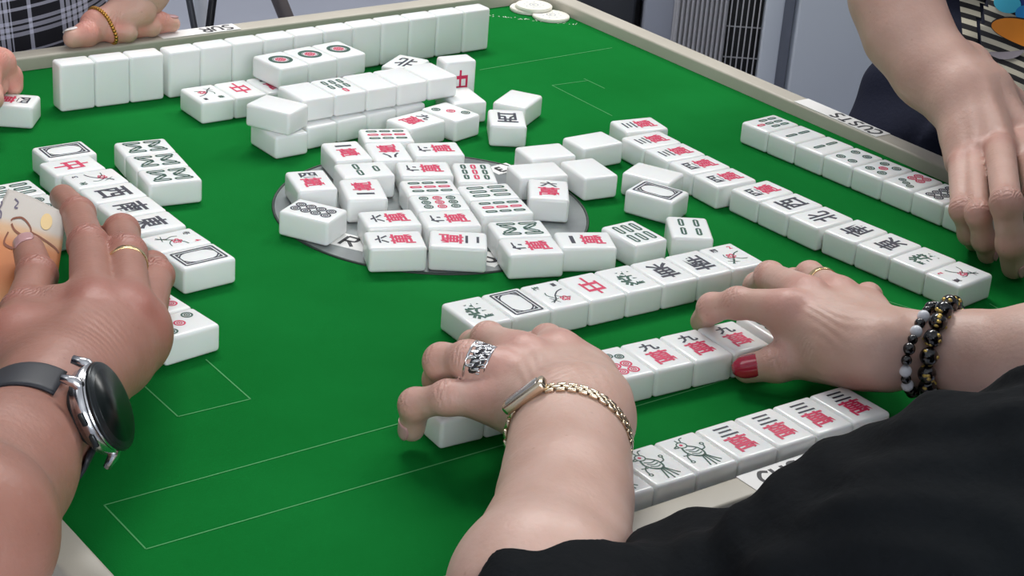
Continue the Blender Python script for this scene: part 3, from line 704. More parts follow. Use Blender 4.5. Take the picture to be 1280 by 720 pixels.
# chips
def chip(x, y, z, text, rx=0):
    e = empty('chip', (x, y, z), text, 'chip', 'ivory chips in the far corner'); e.rotation_euler = (rx, 0, rng.uniform(0, 3))
    bm = bmesh.new(); bmesh.ops.create_cone(bm, segments=48, radius1=.0185, radius2=.0185, depth=.0031, cap_ends=True, matrix=Matrix.Translation((0, 0, .00155)))
    bmesh.ops.bevel(bm, geom=[g for g in bm.edges if g.calc_face_angle(0) > 1], offset=.0007, segments=2, affect='EDGES'); obj('chip_body', bm, M['chip'], e, smooth=False)
    bm = bmesh.new(); k = Ink(); k.ring(0, 0, .0047, .0040, 0, 24); k.stroke([(-.002, -.001), (0, .0016), (.002, -.001)], .0008, 0)
    for a in range(8): t = a*math.pi/4; k.stroke([(.0085*math.cos(t), .0085*math.sin(t)), (.0105*math.cos(t+.12), .0105*math.sin(t+.12))], .0007, 0)
    k.add(bm, lambda x, y: (x, y, .00318)); obj('chip_print', bm, M['chipmark'], e, smooth=False)
chip(.3925, .3660, ZF+.0001, 'ivory round chip lying nearest the camera, under the two others')
chip(.3870, .3960, ZF+.0001, 'ivory round chip at the bottom of the overlapping corner pile')
chip(.3905, .3920, ZF+.0034, 'ivory round chip on top of the pile in the far corner')
def tend(prims, n=3, r=.0042, sink=.0022):
    up = np.array([-.25, -.30, .92]); return [(p[1]+up*(p[3]-sink), p[0]+up*(p[2]-sink-.0012), r, r*.75) for p in prims[:n]]
def S3(u, v, d):   # point on the sight line at distance d from the lens
    q = np.array([(u-640)/FPX, -(v-360)/FPX, 1.]); q /= np.linalg.norm(q); return CAM+(q@R3)*d
# ---------------------------------------------------------------- people
def person(name_label, loc): return empty('person', loc, name_label, 'person')
def band_frame(c, axis, up):
    a = np.array(axis, float); a /= np.linalg.norm(a); u = np.array(up, float); u -= a*(u@a); u /= np.linalg.norm(u); s = np.cross(a, u); return a, u, s
RIGHT, UPC, FWD = R3[0], R3[1], R3[2]
# ---- front player: both hands on the middle row
pf = person('person in a black short-sleeved shirt pushing the middle tile row together with both hands', (-.08, -.62, 0))
A_f = [  # little, ring, middle, index, thumb of her left hand
 [F3(614, 500, .044, .0115), F3(560, 497, .042, .0090), F3(519, 506, .031, .0085), F3(515, 536, .013, .0074)],
 [F3(628, 464, .056, .0120), F3(585, 450, .058, .0100), F3(552, 452, .050, .0095), F3(549, 475, .034, .0085), F3(566, 492, .025, .0075)],
 [F3(655, 444, .060, .0120), F3(610, 424, .050, .0092), F3(592, 432, .028, .0085), F3(590, 440, .009, .0075)],
 [F3(700, 440, .055, .0120), F3(684, 427, .046, .0093), F3(668, 434, .026, .0084), F3(662, 438, .009, .0075)],
 [F3(742, 480, .034, .0150), F3(716, 476, .028, .0110), F3(700, 470, .026, .0095), F3(692, 470, .0265, .0075)]]
wA = V3(716, 522, .052)
palmA = [(V3(682, 525, .046), V3(616, 500, .040), .017, .0125), (V3(695, 515, .052), V3(630, 470, .048), .018, .014), (V3(715, 505, .055), V3(658, 452, .051), .019, .014),
         (V3(738, 505, .052), V3(700, 448, .047), .019, .014), (V3(748, 505, .046), V3(736, 468, .040), .018, .014), (V3(640, 480, .042), V3(705, 465, .040), .012, .012),
         (V3(705, 522, .052), V3(742, 528, .050), .021, .021), (wA, V3(708, 545, .052), .0235, .0235), (V3(702, 522, .053), V3(698, 590, .052), .021, .025), (V3(730, 522, .050), V3(725, 590, .050), .020, .0225)]
armA = [(V3(704, 560, .052), V3(704, 620, .054), .0250, .0295), (V3(704, 620, .054), V3(672, 742, .060), .0285, .0375), (V3(724, 580, .05), V3(704, 700, .055), .0225, .030), (V3(672, 742, .060), S3(700, 835, .850), .0375, .037), (S3(700, 835, .850), S3(925, 835, .87), .036, .042), (S3(925, 835, .87), S3(1280, 775, .86), .042, .05), (S3(1280, 775, .86), (-.10, -.78, 1.0), .05, .055)]
tendA = tend(palmA[1:], 3)
B_f = [  # index, middle, ring, little, thumb of her right hand
 [F3(985, 386, .052, .0120), F3(922, 379, .044, .0092), F3(890, 385, .034, .0086), F3(877, 402, .017, .0074)],
 [F3(1010, 368, .053, .0118), F3(962, 346, .040, .0092), F3(947, 358, .022, .0085), F3(938, 366, .009, .0075)],
 [F3(1048, 367, .048, .0112), F3(1012, 345, .038, .0088), F3(992, 352, .020, .0080), F3(984, 358, .0085, .0070)],
 [F3(1083, 386, .042, .0105), F3(1085, 371, .031, .0082), F3(1074, 373, .015, .0072), F3(1068, 376, .0075, .0065)],
 [F3(1075, 452, .032, .0160), F3(1020, 447, .027, .0130), F3(972, 454, .021, .0108), F3(934, 461, .0135, .0090)]]
palmB = [(V3(1112, 422, .044), V3(1083, 388, .038), .014, .0115), (V3(1105, 426, .047), V3(1048, 378, .043), .016, .0125), (V3(1100, 432, .049), V3(1012, 384, .046), .017, .0140),
         (V3(1095, 440, .046), V3(990, 398, .045), .017, .0140), (V3(1110, 448, .038), V3(1045, 445, .034), .019, .0165), (V3(1000, 404, .040), V3(1075, 398, .036), .012, .012), (V3(1030, 425, .036), V3(1070, 425, .036), .015, .016),
         (V3(1110, 432, .042), V3(1160, 436, .042), .0180, .0185)]
armB = [(V3(1150, 436, .042), V3(1215, 441, .046), .0185, .0225), (V3(1215, 441, .046), V3(1300, 450, .054), .0225, .031), (V3(1300, 450, .054), (.17, -.63, .84), .031, .042), ((.17, -.63, .84), (.19, -.80, 1.02), .042, .05)]
tendB = tend(palmB, 3)
VA = limb(A_f, palmA+armA[:4], tendA, h=.0015); VB = limb(B_f, palmB+armB[:3], tendB, h=.0015)
def solid(prims, h=.003, k=.03, it=3, disp=None):
    pts = np.array([p[0] for p in prims]+[p[1] for p in prims]); rm = max(max(p[2], p[3]) for p in prims)
    F = Field(pts.min(0)-rm-.02, pts.max(0)+rm+.02, h); put(F, prims, k)
    if disp is not None:
        g = [F.lo[q]+F.h*np.arange(F.n[q], dtype=np.float32) for q in range(3)]; F.f += disp(g[0][:, None, None], g[1][None, :, None], g[2][None, None, :]).astype(np.float32)
    V, Q = surface(F); return relax(V, Q, it), Q
def body(parts, skin, fingers, backs, parent, redness=()):
    me = mesh_from('body', parts); j = []
    for f in fingers: j += joints_of(f)
    attrs(me, j, backs); o = obj('body', me, skin); keep(o, parent); return o
SA = solid(armA[3:], .003, .012); SB = solid(armB[2:], .003, .012)
bf = body([VA, VB, SA, SB], M['skinA'], [A_f, B_f], [(V3(680, 480, .065), .03, np.array([.6, -.2, 0.])), (V3(705, 515, .06), .02, np.array([.2, .9, 0.])), (V3(1020, 405, .06), .028, np.array([.9, .1, 0.]))], pf)
def fnail(f, up, m, par, label=None, **k): return nail('fingernail', f[-1][:3], f[-2][:3], f[-1][3], up, m, par, label, **k)
fnail(A_f[0], -FWD*.6-RIGHT*.8, M['nail'], bf)
fnail(B_f[4], -FWD+UPC*.25, M['rednail'], bf, 'glossy red painted thumbnail', ln=1.75, wd=.85, back=.60)
# shirt: loose sleeve over the left upper arm, shoulder and back
folds = lambda X, Y, Z: .0030*np.sin(X*62+Y*35+9*np.sin(Z*14+X*9))+.0024*np.sin(Y*90-Z*70+4*np.sin(X*25))+.0012*np.sin(X*190+Z*120+5*np.sin(Y*40))
shirt = [(S3(712, 811, .832), S3(785, 840, .85), .0480, .0470), (S3(785, 840, .85), S3(920, 797, .87), .047, .056), (S3(920, 797, .87), S3(1010, 808, .86), .056, .064), (S3(1010, 808, .86), S3(1140, 778, .85), .064, .080),
         (S3(1140, 778, .85), S3(1280, 730, .86), .080, .086), (S3(1280, 730, .86), S3(1480, 760, .86), .086, .10), (S3(1480, 790, .86), (-.10, -.78, 1.0), .09, .08), (S3(1280, 790, .86), S3(1500, 900, .90), .09, .10),
         ((-.10, -.80, 1.02), (.19, -.80, 1.02), .075, .075), ((.04, -.84, .98), (.04, -.86, .50), .14, .16), ((-.06, -.80, .95), (-.04, -.84, .5), .11, .14), ((.15, -.82, .95), (.13, -.84, .5), .11, .14), ((.180, -.70, .93), (.19, -.80, 1.02), .062, .072)]
so = solid(shirt, .0035, .012, 2, folds)
sh = obj('shirt', mesh_from('shirt', [so]), M['blackcloth']); keep(sh, pf)
# ---- right player
pr = person('person at the right in navy clothes with a striped print, bare arm reaching down', (.62, -.12, 0))
C_f = [
 [F3(1201, 205, .052, .0098), F3(1203, 262, .040, .0085), F3(1212, 292, .020, .0078), F3(1217, 303, .0075, .0068)],
 [F3(1217, 198, .056, .0100), F3(1223, 268, .044, .0086), F3(1230, 300, .023, .0080), F3(1234, 318, .0085, .0072)],
 [F3(1250, 186, .068, .0112), F3(1258, 254, .062, .0106), F3(1264, 305, .032, .0098), F3(1267, 334, .0100, .0088)],
 [F3(1284, 180, .062, .0115), F3(1296, 245, .050, .0100), F3(1300, 290, .026, .0090), F3(1302, 318, .0095, .0080)],
 [F3(1306, 150, .050, .0145), F3(1335, 205, .038, .0110), F3(1332, 255, .020, .0100), F3(1326, 285, .0105, .0088)]]
palmC = [(V3(1195, 125, .078), V3(1201, 203, .048), .017, .0115), (V3(1205, 122, .082), V3(1220, 195, .055), .018, .0125), (V3(1218, 118, .084), V3(1249, 188, .061), .018, .0135), (V3(1232, 115, .082), V3(1282, 180, .057), .018, .0135), (V3(1240, 120, .076), V3(1300, 160, .052), .017, .0145),
         (V3(1205, 180, .052), V3(1275, 165, .052), .013, .014), (V3(1180, 100, .086), V3(1200, 125, .080), .0255, .022), (V3(1203, 90, .086), V3(1225, 118, .080), .0245, .021)]
armC = [(V3(1195, 115, .082), V3(1163, 85, .092), .0265, .0290), (V3(1163, 85, .092), V3(1134, 40, .112), .0290, .0325), (V3(1134, 40, .112), V3(1118, -5, .135), .0325, .033), (V3(1118, -5, .135), V3(1112, -70, .17), .034, .037), (V3(1112, -70, .17), (.50, .09, 1.0), .037, .042), ((.50, .09, 1.0), (.77, .05, 1.2), .042, .052)]
tendC = tend(palmC, 4, .0045, .0012)
VC = limb(C_f, palmC+armC[:4], tendC, h=.0017); SC = solid(armC[3:], .003, .012)
bc = body([VC, SC], M['skinC'], [C_f], [], pr)
for f in C_f[:4]: fnail(f, (-.4, -.35, .8), M['nail'], bc)
torso = [((.86, -.12, .30), (.84, -.10, .95), .19, .17), ((.86, -.30, .30), (.84, -.24, .95), .17, .15), ((.84, .02, .25), (.84, .02, .90), .15, .13), ((.62, -.02, .60), (.86, -.02, .60), .085, .10), ((.62, -.30, .60), (.86, -.30, .60), .085, .10), (S3(1127, 190, 2.15), S3(1142, 120, 2.15), .052, .050), (S3(1127, 190, 2.15), S3(1160, 330, 2.15), .052, .08), ((.80, .06, 1.22), (.80, -.36, 1.22), .10, .10), ((.84, -.12, .95), (.81, -.14, 1.2), .17, .13), ((.62, .075, 1.10), (.78, .05, 1.2), .064, .08), (S3(1222, 75, 2.22), S3(1226, -60, 2.22), .048, .050)]
to = solid(torso, .006, .07, 3, lambda X, Y, Z: .0035*np.sin(Y*38+Z*20+5*np.sin(Z*9)))
tc_ = obj('navy_clothes', mesh_from('navy_clothes', [to]), M['navy']); keep(tc_, pr)
# striped printed front of the shirt laid on the torso
from mathutils.bvhtree import BVHTree
bv = BVHTree.FromPolygons([Vector(v) for v in to[0]], [tuple(q) for q in to[1]])
def onto(u, v, off):
    d = S3(u, v, 1.0)-CAM; d /= np.linalg.norm(d); h = bv.ray_cast(Vector(CAM), Vector(d))
    return h[0]+h[1]*off if h[0] is not None else None
def patch(name, poly_fn, m, off, nu=30, nv=30, mi_fn=None, mats=None):
    bm = bmesh.new(); g = {}
    for i in range(nu+1):
        for j in range(nv+1):
            p = onto(*poly_fn(i/nu, j/nv), off)
            if p is not None: g[i, j] = bm.verts.new(p)
    for i in range(nu):
        for j in range(nv):
            k = [(i, j), (i+1, j), (i+1, j+1), (i, j+1)]
            if all(q in g for q in k) and max((g[k[a]].co-g[k[(a+1) % 4]].co).length for a in range(4)) < .08:
                f = bm.faces.new([g[q] for q in k])
                if mi_fn: f.material_index = mi_fn((i+.5)/nu, (j+.5)/nv)
    o = obj(name, bm, mats or m); keep(o, tc_); return o
M['stripe_l'] = mat('shirt_stripe_cream', srgb(196, 190, 170), .9); M['stripe_d'] = mat('shirt_stripe_black', srgb(24, 23, 26), .9)
M['porange'] = mat('print_orange', srgb(226, 134, 24), .8); M['pblue'] = mat('print_blue', srgb(20, 128, 196), .8); M['pcyan'] = mat('print_cyan', srgb(60, 176, 205), .8); M['pgrey'] = mat('print_grey', srgb(150, 142, 148), .8); M['pnavy'] = mat('print_navy', srgb(26, 44, 120), .8)
def strip(i, j):     # stripes slope down to the right and sag a little
    s = j*13.5; return 0 if (s % 1) < .45 else 1
patch('striped_print', lambda a, b: (1198+150*a+6*math.sin(b*3), -20+190*b+58*a*a*.4+42*a), None, .0012, 24, 108, strip, [M['stripe_l'], M['stripe_d']]).name = 'striped_print'
def blob(cx, cy, rx, ry, rot=0, bite=0):
    def fn(a, b):
        t = 2*math.pi*a; r = b; x = r*rx*math.cos(t); y = r*ry*math.sin(t)+bite*(x/rx)**2; c, s = math.cos(rot), math.sin(rot); return cx+c*x-s*y, cy+s*x+c*y
    return fn
patch('printed_shape', blob(1282, -14, 34, 26, 0), M['pnavy'], .0020, 28, 6)
patch('printed_shape', blob(1262, 4, 17, 12, .15), M['pcyan'], .0024, 28, 6)
patch('printed_shape', blob(1284, 16, 12, 10, 0), M['pblue'], .0027, 28, 6)
patch('printed_shape', blob(1292, 44, 52, 18, .42, 6), M['stripe_d'], .0030, 36, 6)
patch('printed_shape', blob(1292, 44, 50, 16.5, .42, 6), M['porange'], .0036, 36, 6)
patch('printed_shape', blob(1262, 70, 22, 5, -.05, -5), M['pgrey'], .0030, 28, 6)
# ---- left player: hand with ring, watch and banknote
pl = person('person at the left holding a banknote, gold ring on finger and large watch on wrist', (-.62, -.20, 0))
D_f = [
 [F3(118, 388, .074, .0135), F3(110, 306, .066, .0112), F3(97, 268, .046, .0105), F3(79, 247, .032, .0092)],
 [F3(162, 392, .070, .0130), F3(158, 318, .066, .0112), F3(152, 290, .052, .0104), F3(147, 300, .034, .0092)],
 [F3(180, 412, .060, .0115), F3(195, 345, .050, .0100), F3(190, 335, .036, .0096), F3(180, 350, .026, .0085)],
 [F3(170, 440, .050, .0105), F3(188, 398, .040, .0090), F3(182, 385, .028, .0086), F3(174, 392, .026, .0078)],
 [F3(20, 430, .064, .0160), F3(30, 392, .062, .0125), F3(46, 345, .056, .0112), F3(36, 312, .052, .0096)]]
palmD = [(V3(60, 490, .066), V3(118, 392, .068), .021, .0160), (V3(75, 490, .068), V3(160, 396, .064), .021, .0155), (V3(90, 490, .064), V3(176, 420, .055), .018, .0130), (V3(105, 488, .058), V3(166, 442, .048), .0165, .012),
         (V3(50, 490, .060), V3(22, 430, .062), .021, .0185), (V3(70, 400, .056), V3(170, 420, .052), .017, .016), (V3(60, 440, .056), V3(138, 450, .052), .021, .017), (V3(40, 420, .056), V3(75, 400, .060), .014, .015)]
armD = [(V3(74, 492, .064), V3(50, 524, .064), .0250, .0255), (V3(50, 524, .064), V3(4, 584, .068), .0255, .0310), (V3(4, 584, .068), V3(-45, 672, .076), .0310, .038), (V3(-45, 672, .076), (-.565, -.30, .80), .038, .043), ((-.565, -.30, .80), (-.80, -.25, 1.03), .043, .055)]
tendD = tend(palmD, 3)
VD = limb(D_f, palmD+armD[:3], tendD, h=.0015, kp=.014); SD = solid(armD[2:], .003, .012)
bd = body([VD, SD], M['skinD'], [D_f], [(V3(110, 430, .08), .025, np.array([.7, .3, 0.]))], pl)
fnail(D_f[4], -FWD+RIGHT*.15, M['nail'], bd, ln=1.6, wd=.75, back=.62)
slv = solid([((-.66, -.28, .89), (-.80, -.25, 1.03), .064, .08), ((-.80, -.25, 1.04), (-.80, .02, 1.04), .08, .08), ((-.82, -.12, 1.0), (-.84, -.12, .5), .15, .17), ((-.82, -.18, .95), (-.82, -.18, .5), .11, .15), ((-.82, -.02, .95), (-.82, -.02, .5), .11, .15)], .007, .04, 2)
keep(obj('shirt', mesh_from('shirt', [slv]), M['navy']), pl)
# ---- back player: plaid shirt, folded arm resting on the rim, other hand on a tile
pb = person('person in a black and white plaid shirt resting folded fingers on the back rim', (-.12, .62, 0))
E_f = [
 [F3(118, 31, .026, .0105), F3(142, 38, .0220, .0100), F3(160, 41, .0205, .0090)],
 [F3(148, 25, .028, .0098), F3(172, 32.5, .0220, .0090), F3(190, 35, .0200, .0082)],
 [F3(178, 19, .030, .0096), F3(200, 28, .0220, .0084), F3(215, 30, .0195, .0076)],
 [F3(128, 36, .022, .0105), F3(108, 43, .0215, .0100), F3(91, 48, .0200, .0085)]]
palmE = [(V3(120, 29, .028), V3(176, 17, .034), .0115, .0110), (V3(116, 34, .024), V3(132, 31, .026), .0095, .011), (V3(150, 14, .036), V3(174, 4, .042), .012, .015)]
armE = [(V3(174, -8, .048), V3(172, -34, .062), .020, .0300), (V3(172, -34, .062), (.02, .60, .93), .0300, .042), ((.02, .60, .93), (-.07, .66, 1.14), .042, .055)]
F_f = [
 [F3(-14, 78, .050, .0105), F3(2, 78, .045, .0098), F3(12, 96, .030, .0090), F3(17, 108, .0225, .0078)],
 [F3(-30, 82, .050, .0105), F3(-16, 84, .045, .0098), F3(-8, 98, .032, .0090), F3(-2, 108, .0270, .0080)],
 [F3(-46, 84, .048, .0105), F3(-36, 90, .040, .0095), F3(-28, 100, .032, .0088), F3(-22, 108, .0280, .0078)],
 [F3(-62, 88, .044, .0105), F3(-54, 96, .038, .0092), F3(-48, 106, .030, .0084), F3(-44, 110, .0260, .0075)],
 [F3(-20, 100, .040, .0120), F3(-16, 116, .036, .0105), F3(-10, 124, .034, .0092)]]
palmF = [(V3(-60, 55, .062), V3(-14, 78, .048), .018, .0125), (V3(-66, 60, .060), V3(-34, 84, .046), .018, .0125), (V3(-74, 64, .056), V3(-60, 88, .042), .018, .0125), (V3(-60, 60, .056), V3(-28, 96, .042), .016, .014)]
armF = [(V3(-64, 56, .060), V3(-90, 20, .075), .024, .028), (V3(-90, 20, .075), (-.42, .50, .93), .029, .042), ((-.42, .50, .93), (-.42, .65, 1.13), .042, .055)]
VE = limb(E_f, palmE, (), h=.0016, kp=.008, kf=.003); VF = limb(F_f, palmF, (), h=.0018)
be = body([VE, VF, solid(armE, .003, .03), solid(armF, .003, .03)], M['skinE'], [E_f, F_f], [], pb)
fnail(E_f[3], (-.3, .3, .5), M['palenail'], be, 'pale polished thumbnail'); fnail(E_f[2], (.1, .2, .9), M['nail'], be)
pm = bpy.data.materials.new('plaid_cloth'); pm.use_nodes = True; nt = pm.node_tree; N = nt.nodes; K = nt.links; bs = N['Principled BSDF']; bs.inputs['Roughness'].default_value = .9
tcn = N.new('ShaderNodeTexCoord'); mp = N.new('ShaderNodeMapping'); mp.inputs['Rotation'].default_value = (0, .08, .5); K.new(tcn.outputs['Object'], mp.inputs['Vector']); sep = N.new('ShaderNodeSeparateXYZ'); K.new(mp.outputs['Vector'], sep.inputs[0])
def M1(op, a, b=None, c=None):
    n = N.new('ShaderNodeMath'); n.operation = op
    for i, x in enumerate((a, b, c)):
        if x is None: continue
        if hasattr(x, 'links'): K.new(x, n.inputs[i])
        else: n.inputs[i].default_value = x
    return n.outputs[0]
def bands(src, per, lo, hi): f = M1('FRACT', M1('MULTIPLY', src, 1/per)); return M1('MULTIPLY', M1('GREATER_THAN', f, lo), M1('LESS_THAN', f, hi))
sx_, sz_ = sep.outputs[0], sep.outputs[2]
va = M1('MULTIPLY', bands(sx_, .062, .08, .44), M1('GREATER_THAN', M1('FRACT', M1('MULTIPLY', sx_, 1/.0046)), .30)); vb = bands(sx_, .062, .66, .71); ha = M1('MULTIPLY', bands(sz_, .050, .12, .42), M1('GREATER_THAN', M1('FRACT', M1('MULTIPLY', sz_, 1/.0058)), .34)); hb = M1('ADD', bands(sz_, .050, .60, .66), bands(sz_, .050, .8, .84))
tot = M1('MINIMUM', M1('ADD', M1('ADD', M1('MULTIPLY', va, .62), M1('MULTIPLY', vb, .6)), M1('ADD', M1('MULTIPLY', ha, .5), M1('MULTIPLY', hb, .55))), 1.0)
mxp = N.new('ShaderNodeMix'); mxp.data_type = 'RGBA'; K.new(tot, mxp.inputs['Factor']); mxp.inputs['A'].default_value = srgb(24, 23, 31); mxp.inputs['B'].default_value = srgb(205, 205, 222); K.new(mxp.outputs['Result'], bs.inputs['Base Color'])
tb = solid([((x+.075, y-.01, z), (x2+.075, y2-.01, z2), a, b) for (x, y, z), (x2, y2, z2), a, b in (((-.36, .66, .45), (-.36, .65, 1.05), .17, .16), ((-.17, .67, .45), (-.17, .66, 1.05), .15, .14), ((-.52, .68, .45), (-.52, .68, 1.0), .15, .14), ((-.50, .68, 1.16), (-.14, .68, 1.16), .11, .10), ((-.30, .66, 1.0), (-.30, .66, 1.18), .17, .13), ((-.065, .635, 1.03), (-.15, .68, 1.16), .064, .08), ((-.50, .57, 1.02), (-.50, .68, 1.15), .064, .08))], .006, .06, 3, lambda X, Y, Z: .002*np.sin(X*30+Z*10))
keep(obj('plaid_shirt', mesh_from('plaid_shirt', [tb]), pm), pb)
# ---------------------------------------------------------------- worn and held things
def ring_band(name, f, i, t, rad, wdt, th, m, label, extra=None):
    a = np.array(f[i][:3]); b = np.array(f[i+1][:3]); c = a+(b-a)*t; ax, u, s = band_frame(c, b-a, (0, 0, 1)); bm = bmesh.new()
    n = 40; tube(bm, [c+(u*math.cos(2*math.pi*k/n)+s*math.sin(2*math.pi*k/n))*rad for k in range(n)], 0, 12, closed=True, flat=(wdt/2, th/2, [tuple(u*math.cos(2*math.pi*k/n)+s*math.sin(2*math.pi*k/n)) for k in range(n)]))
    e = empty('finger_ring', c, label, 'ring'); keep(obj('band', bm, m), e)
    if extra: extra(e, c, ax, u, s)
    return e
def filigree(e, c, ax, u, s):
    bm = bmesh.new(); rr = .0114
    for q in range(26):
        a0 = -1.5+q*.12; w = (q % 3-1)*.0034
        pts = [c+ax*(w+.0026*math.sin(t*1.3+q))+(u*math.cos(a0+.05*math.cos(t*1.7+q)*2)+s*math.sin(a0+.05*math.cos(t*1.7+q)*2))*rr for t in np.linspace(0, 4.6, 9)]
        tube(bm, pts, .00055, 6)
    for w in (-.0058, .0058): tube(bm, [c+ax*w+(u*math.cos(k*math.pi/20)+s*math.sin(k*math.pi/20))*.0113 for k in range(40)], .0008, 6, closed=True)
    o = obj('filigree', bm, M['silver']); keep(o, e)
M['darksilver'] = mat('oxidised_silver', srgb(70, 70, 74), .4, metal=.9)
ring_band('r', A_f[1], 0, .62, .0108, .0125, .0010, M['darksilver'], 'wide carved silver ring on the watch-wearing hand of the front player', filigree)
ring_band('r', B_f[2], 0, .55, .0102, .0050, .0013, M['gold'], 'plain gold ring on the front player hand with the red thumbnail')
ring_band('r', D_f[1], 0, .80, .0117, .0042, .0013, M['gold'], 'gold wedding ring on the hand holding the banknote')
# things worn round a limb follow the skin found by casting rays at it
def wrap(V, Q, c, axis, up, n, off, smooth=2):
    bvt = BVHTree.FromPolygons([Vector(v) for v in V], [tuple(q) for q in Q]); ax, u, s = band_frame(c, axis, up); R = []
    for k in range(n):
        a = 2*math.pi*k/n; d = s*math.cos(a)+u*math.sin(a); h = bvt.ray_cast(Vector(c+d*.055), Vector(-d)); R.append(.055-h[3] if h[0] is not None and h[3] < .052 else .024)
    R = np.array(R)
    for _ in range(smooth): R = np.maximum(R, (np.roll(R, 1)+np.roll(R, -1))/2)
    P = [c+(s*math.cos(2*math.pi*k/n)+u*math.sin(2*math.pi*k/n))*(R[k]+off) for k in range(n)]
    out = []
    for k in range(n):
        t = P[(k+1) % n]-P[k-1]; t /= np.linalg.norm(t); nr = np.cross(t, ax); nr /= np.linalg.norm(nr); nr = nr if nr@(P[k]-c) > 0 else -nr; out.append((P[k], nr, np.cross(ax, nr)))
    return out, ax
cw = V3(713, 552, .051); w1, ax = wrap(*VA, cw, V3(716, 532, .052)-V3(704, 592, .052), (0, 0, 1), 34, .0012)
lw = empty('wristwatch', cw, 'small pale gold link wristwatch on the front player left wrist', 'watch')
def pxof(p): q = R3@(p-CAM); return 640+FPX*q[0]/q[2], 360-FPX*q[1]/q[2]
ci = min(range(34), key=lambda k: (pxof(w1[k][0])[0]-670)**2+(pxof(w1[k][0])[1]-512)**2+(0 if w1[k][1]@FWD < 0 else 1e6))
for k, (p, nr, tdir) in enumerate(w1):
    rot = Matrix([[tdir[q], ax[q], nr[q]] for q in range(3)])
    if np.linalg.norm(p-w1[ci][0]) < .0112: continue
    bm = bmesh.new()
    for w in (-1, 0, 1): box(bm, p+ax*w*.0026+tdir*(.0013 if w else -.0013), (.0050, .0024, .0022), rot, bev=.0006, seg=2)
    keep(obj('bracelet_link', bm, M['palegold']), lw)
pc, nr, tdir = w1[ci]; rot = Matrix([[tdir[q], ax[q], nr[q]] for q in range(3)])
bm = bmesh.new(); box(bm, pc+nr*.0016, (.0270, .0100, .0060), rot, bev=.0020, seg=3); case = keep(obj('watch_case', bm, M['palegold']), lw)
bm = bmesh.new(); box(bm, pc+nr*.0046, (.0205, .0070, .0008), rot, bev=.0003); keep(obj('watch_face', bm, M['watchface']), lw)
# two bead bracelets
def beads(VQ, c, axis, up, step, rs, mats, label):
    pts, ax = wrap(*VQ, c, axis, up, 120, max(rs)*.80, 4); e = empty('bead_bracelet', c, label, 'bracelet'); P = [p[0] for p in pts]
    L = np.cumsum([0]+[np.linalg.norm(P[(i+1) % 120]-P[i]) for i in range(120)]); s = 0; k = 0
    while s+rs[k % len(rs)] < L[-1]:
        r = rs[k % len(rs)]; mt = mats[k % len(mats)]; i = int(np.searchsorted(L, s+r))-1; t = (s+r-L[i])/(L[i+1]-L[i]); p = P[i]*(1-t)+P[(i+1) % 120]*t
        bm = bmesh.new(); ball(bm, p, r, n=12)
        if mt == 'fleck':
            for q in range(5):
                d = rng.normal(size=3); d /= np.linalg.norm(d); d = d-FWD*.6; d /= np.linalg.norm(d); ball(bm, p+d*r*.84, (r*.26, r*.34, r*.22), 1, n=5)
            o = obj('bead', bm, [M['beadblack'], M['beadgold']])
        else: o = obj('bead', bm, M[mt])
        keep(o, e); s += 2*r*.985; k += 1
    return e
beads(VB, V3(1176, 439, .044), V3(1120, 427, .042)-V3(1220, 447, .046), (0, 0, 1), 0, [.0056], ['fleck'], 'bracelet of large black beads flecked with gold at the sleeve side')
beads(VB, V3(1154, 438, .043), V3(1120, 427, .042)-V3(1220, 447, .046), (0, 0, 1), 0, [.0033, .0037, .0031, .0038], ['beadblack', 'beadwhite', 'beadblack', 'beadwhite', 'beadblack', 'beadblack'], 'bracelet of small white and black beads at the hand side')
cE = V3(127, 33, .025); wE, axE = wrap(*VE, cE, V3(150, 22, .030)-V3(108, 43, .0215), (0, 0, 1), 40, .0006); ce = empty('chain_bracelet', cE, 'thin gold chain bracelet beside the folded fingers on the back rim', 'bracelet')
for k in range(0, 40): bm = bmesh.new(); ball(bm, wE[k][0], (.0019, .0017, .0019), n=6); keep(obj('chain_link', bm, M['goldchain']), ce)
# smartwatch
wc = V3(46, 540, .065); axD = V3(76, 492, .064)-V3(40, 552, .066); axD /= np.linalg.norm(axD)
nD = .62*RIGHT-.80*FWD-.05*UPC; nD -= axD*(nD@axD); nD /= np.linalg.norm(nD); tD = np.cross(axD, nD)
rotD = Matrix([[axD[q], tD[q], nD[q]] for q in range(3)]); sw = empty('wristwatch', wc, 'large round black smartwatch with silver case on the wrist of the left player', 'watch')
cc = wc+nD*.0375; to4 = Matrix.Translation(cc) @ rotD.to_4x4()
def cyl(name, r1, r2, z0, z1, m, bev=.0008, seg=64, par=None):
    bm = bmesh.new(); bmesh.ops.create_cone(bm, segments=seg, radius1=r1, radius2=r2, depth=z1-z0, cap_ends=True, matrix=Matrix.Translation((0, 0, (z0+z1)/2)))
    if bev: bmesh.ops.bevel(bm, geom=[e for e in bm.edges if e.calc_face_angle(0) > .9], offset=bev, segments=3, affect='EDGES')
    bm.transform(to4); return keep(obj(name, bm, m), par or sw)
cyl('watch_case', .0215, .0232, -.0085, .0015, M['silver'], .0015)
cyl('bezel', .0232, .0218, .0016, .0046, M['bezel'], .0008)
cyl('watch_glass', .0188, .0186, .0040, .0050, M['glass'], .0002)
cyl('sensor_back', .0150, .0190, -.0125, -.0086, M['dark'], .0008)
for sx in (-1, 1):      # lugs reach along the strap
    for sy in (-1, 1):
        bm = bmesh.new(); v = [Vector(p) for p in ((sy*.0100, sx*.014, -.001), (sy*.0105, sx*.021, -.003), (sy*.0108, sx*.0255, -.0085))]; tube(bm, v, [.0036, .0030, .0022], 10); bm.transform(to4); keep(obj('lug', bm, M['silver']), sw)
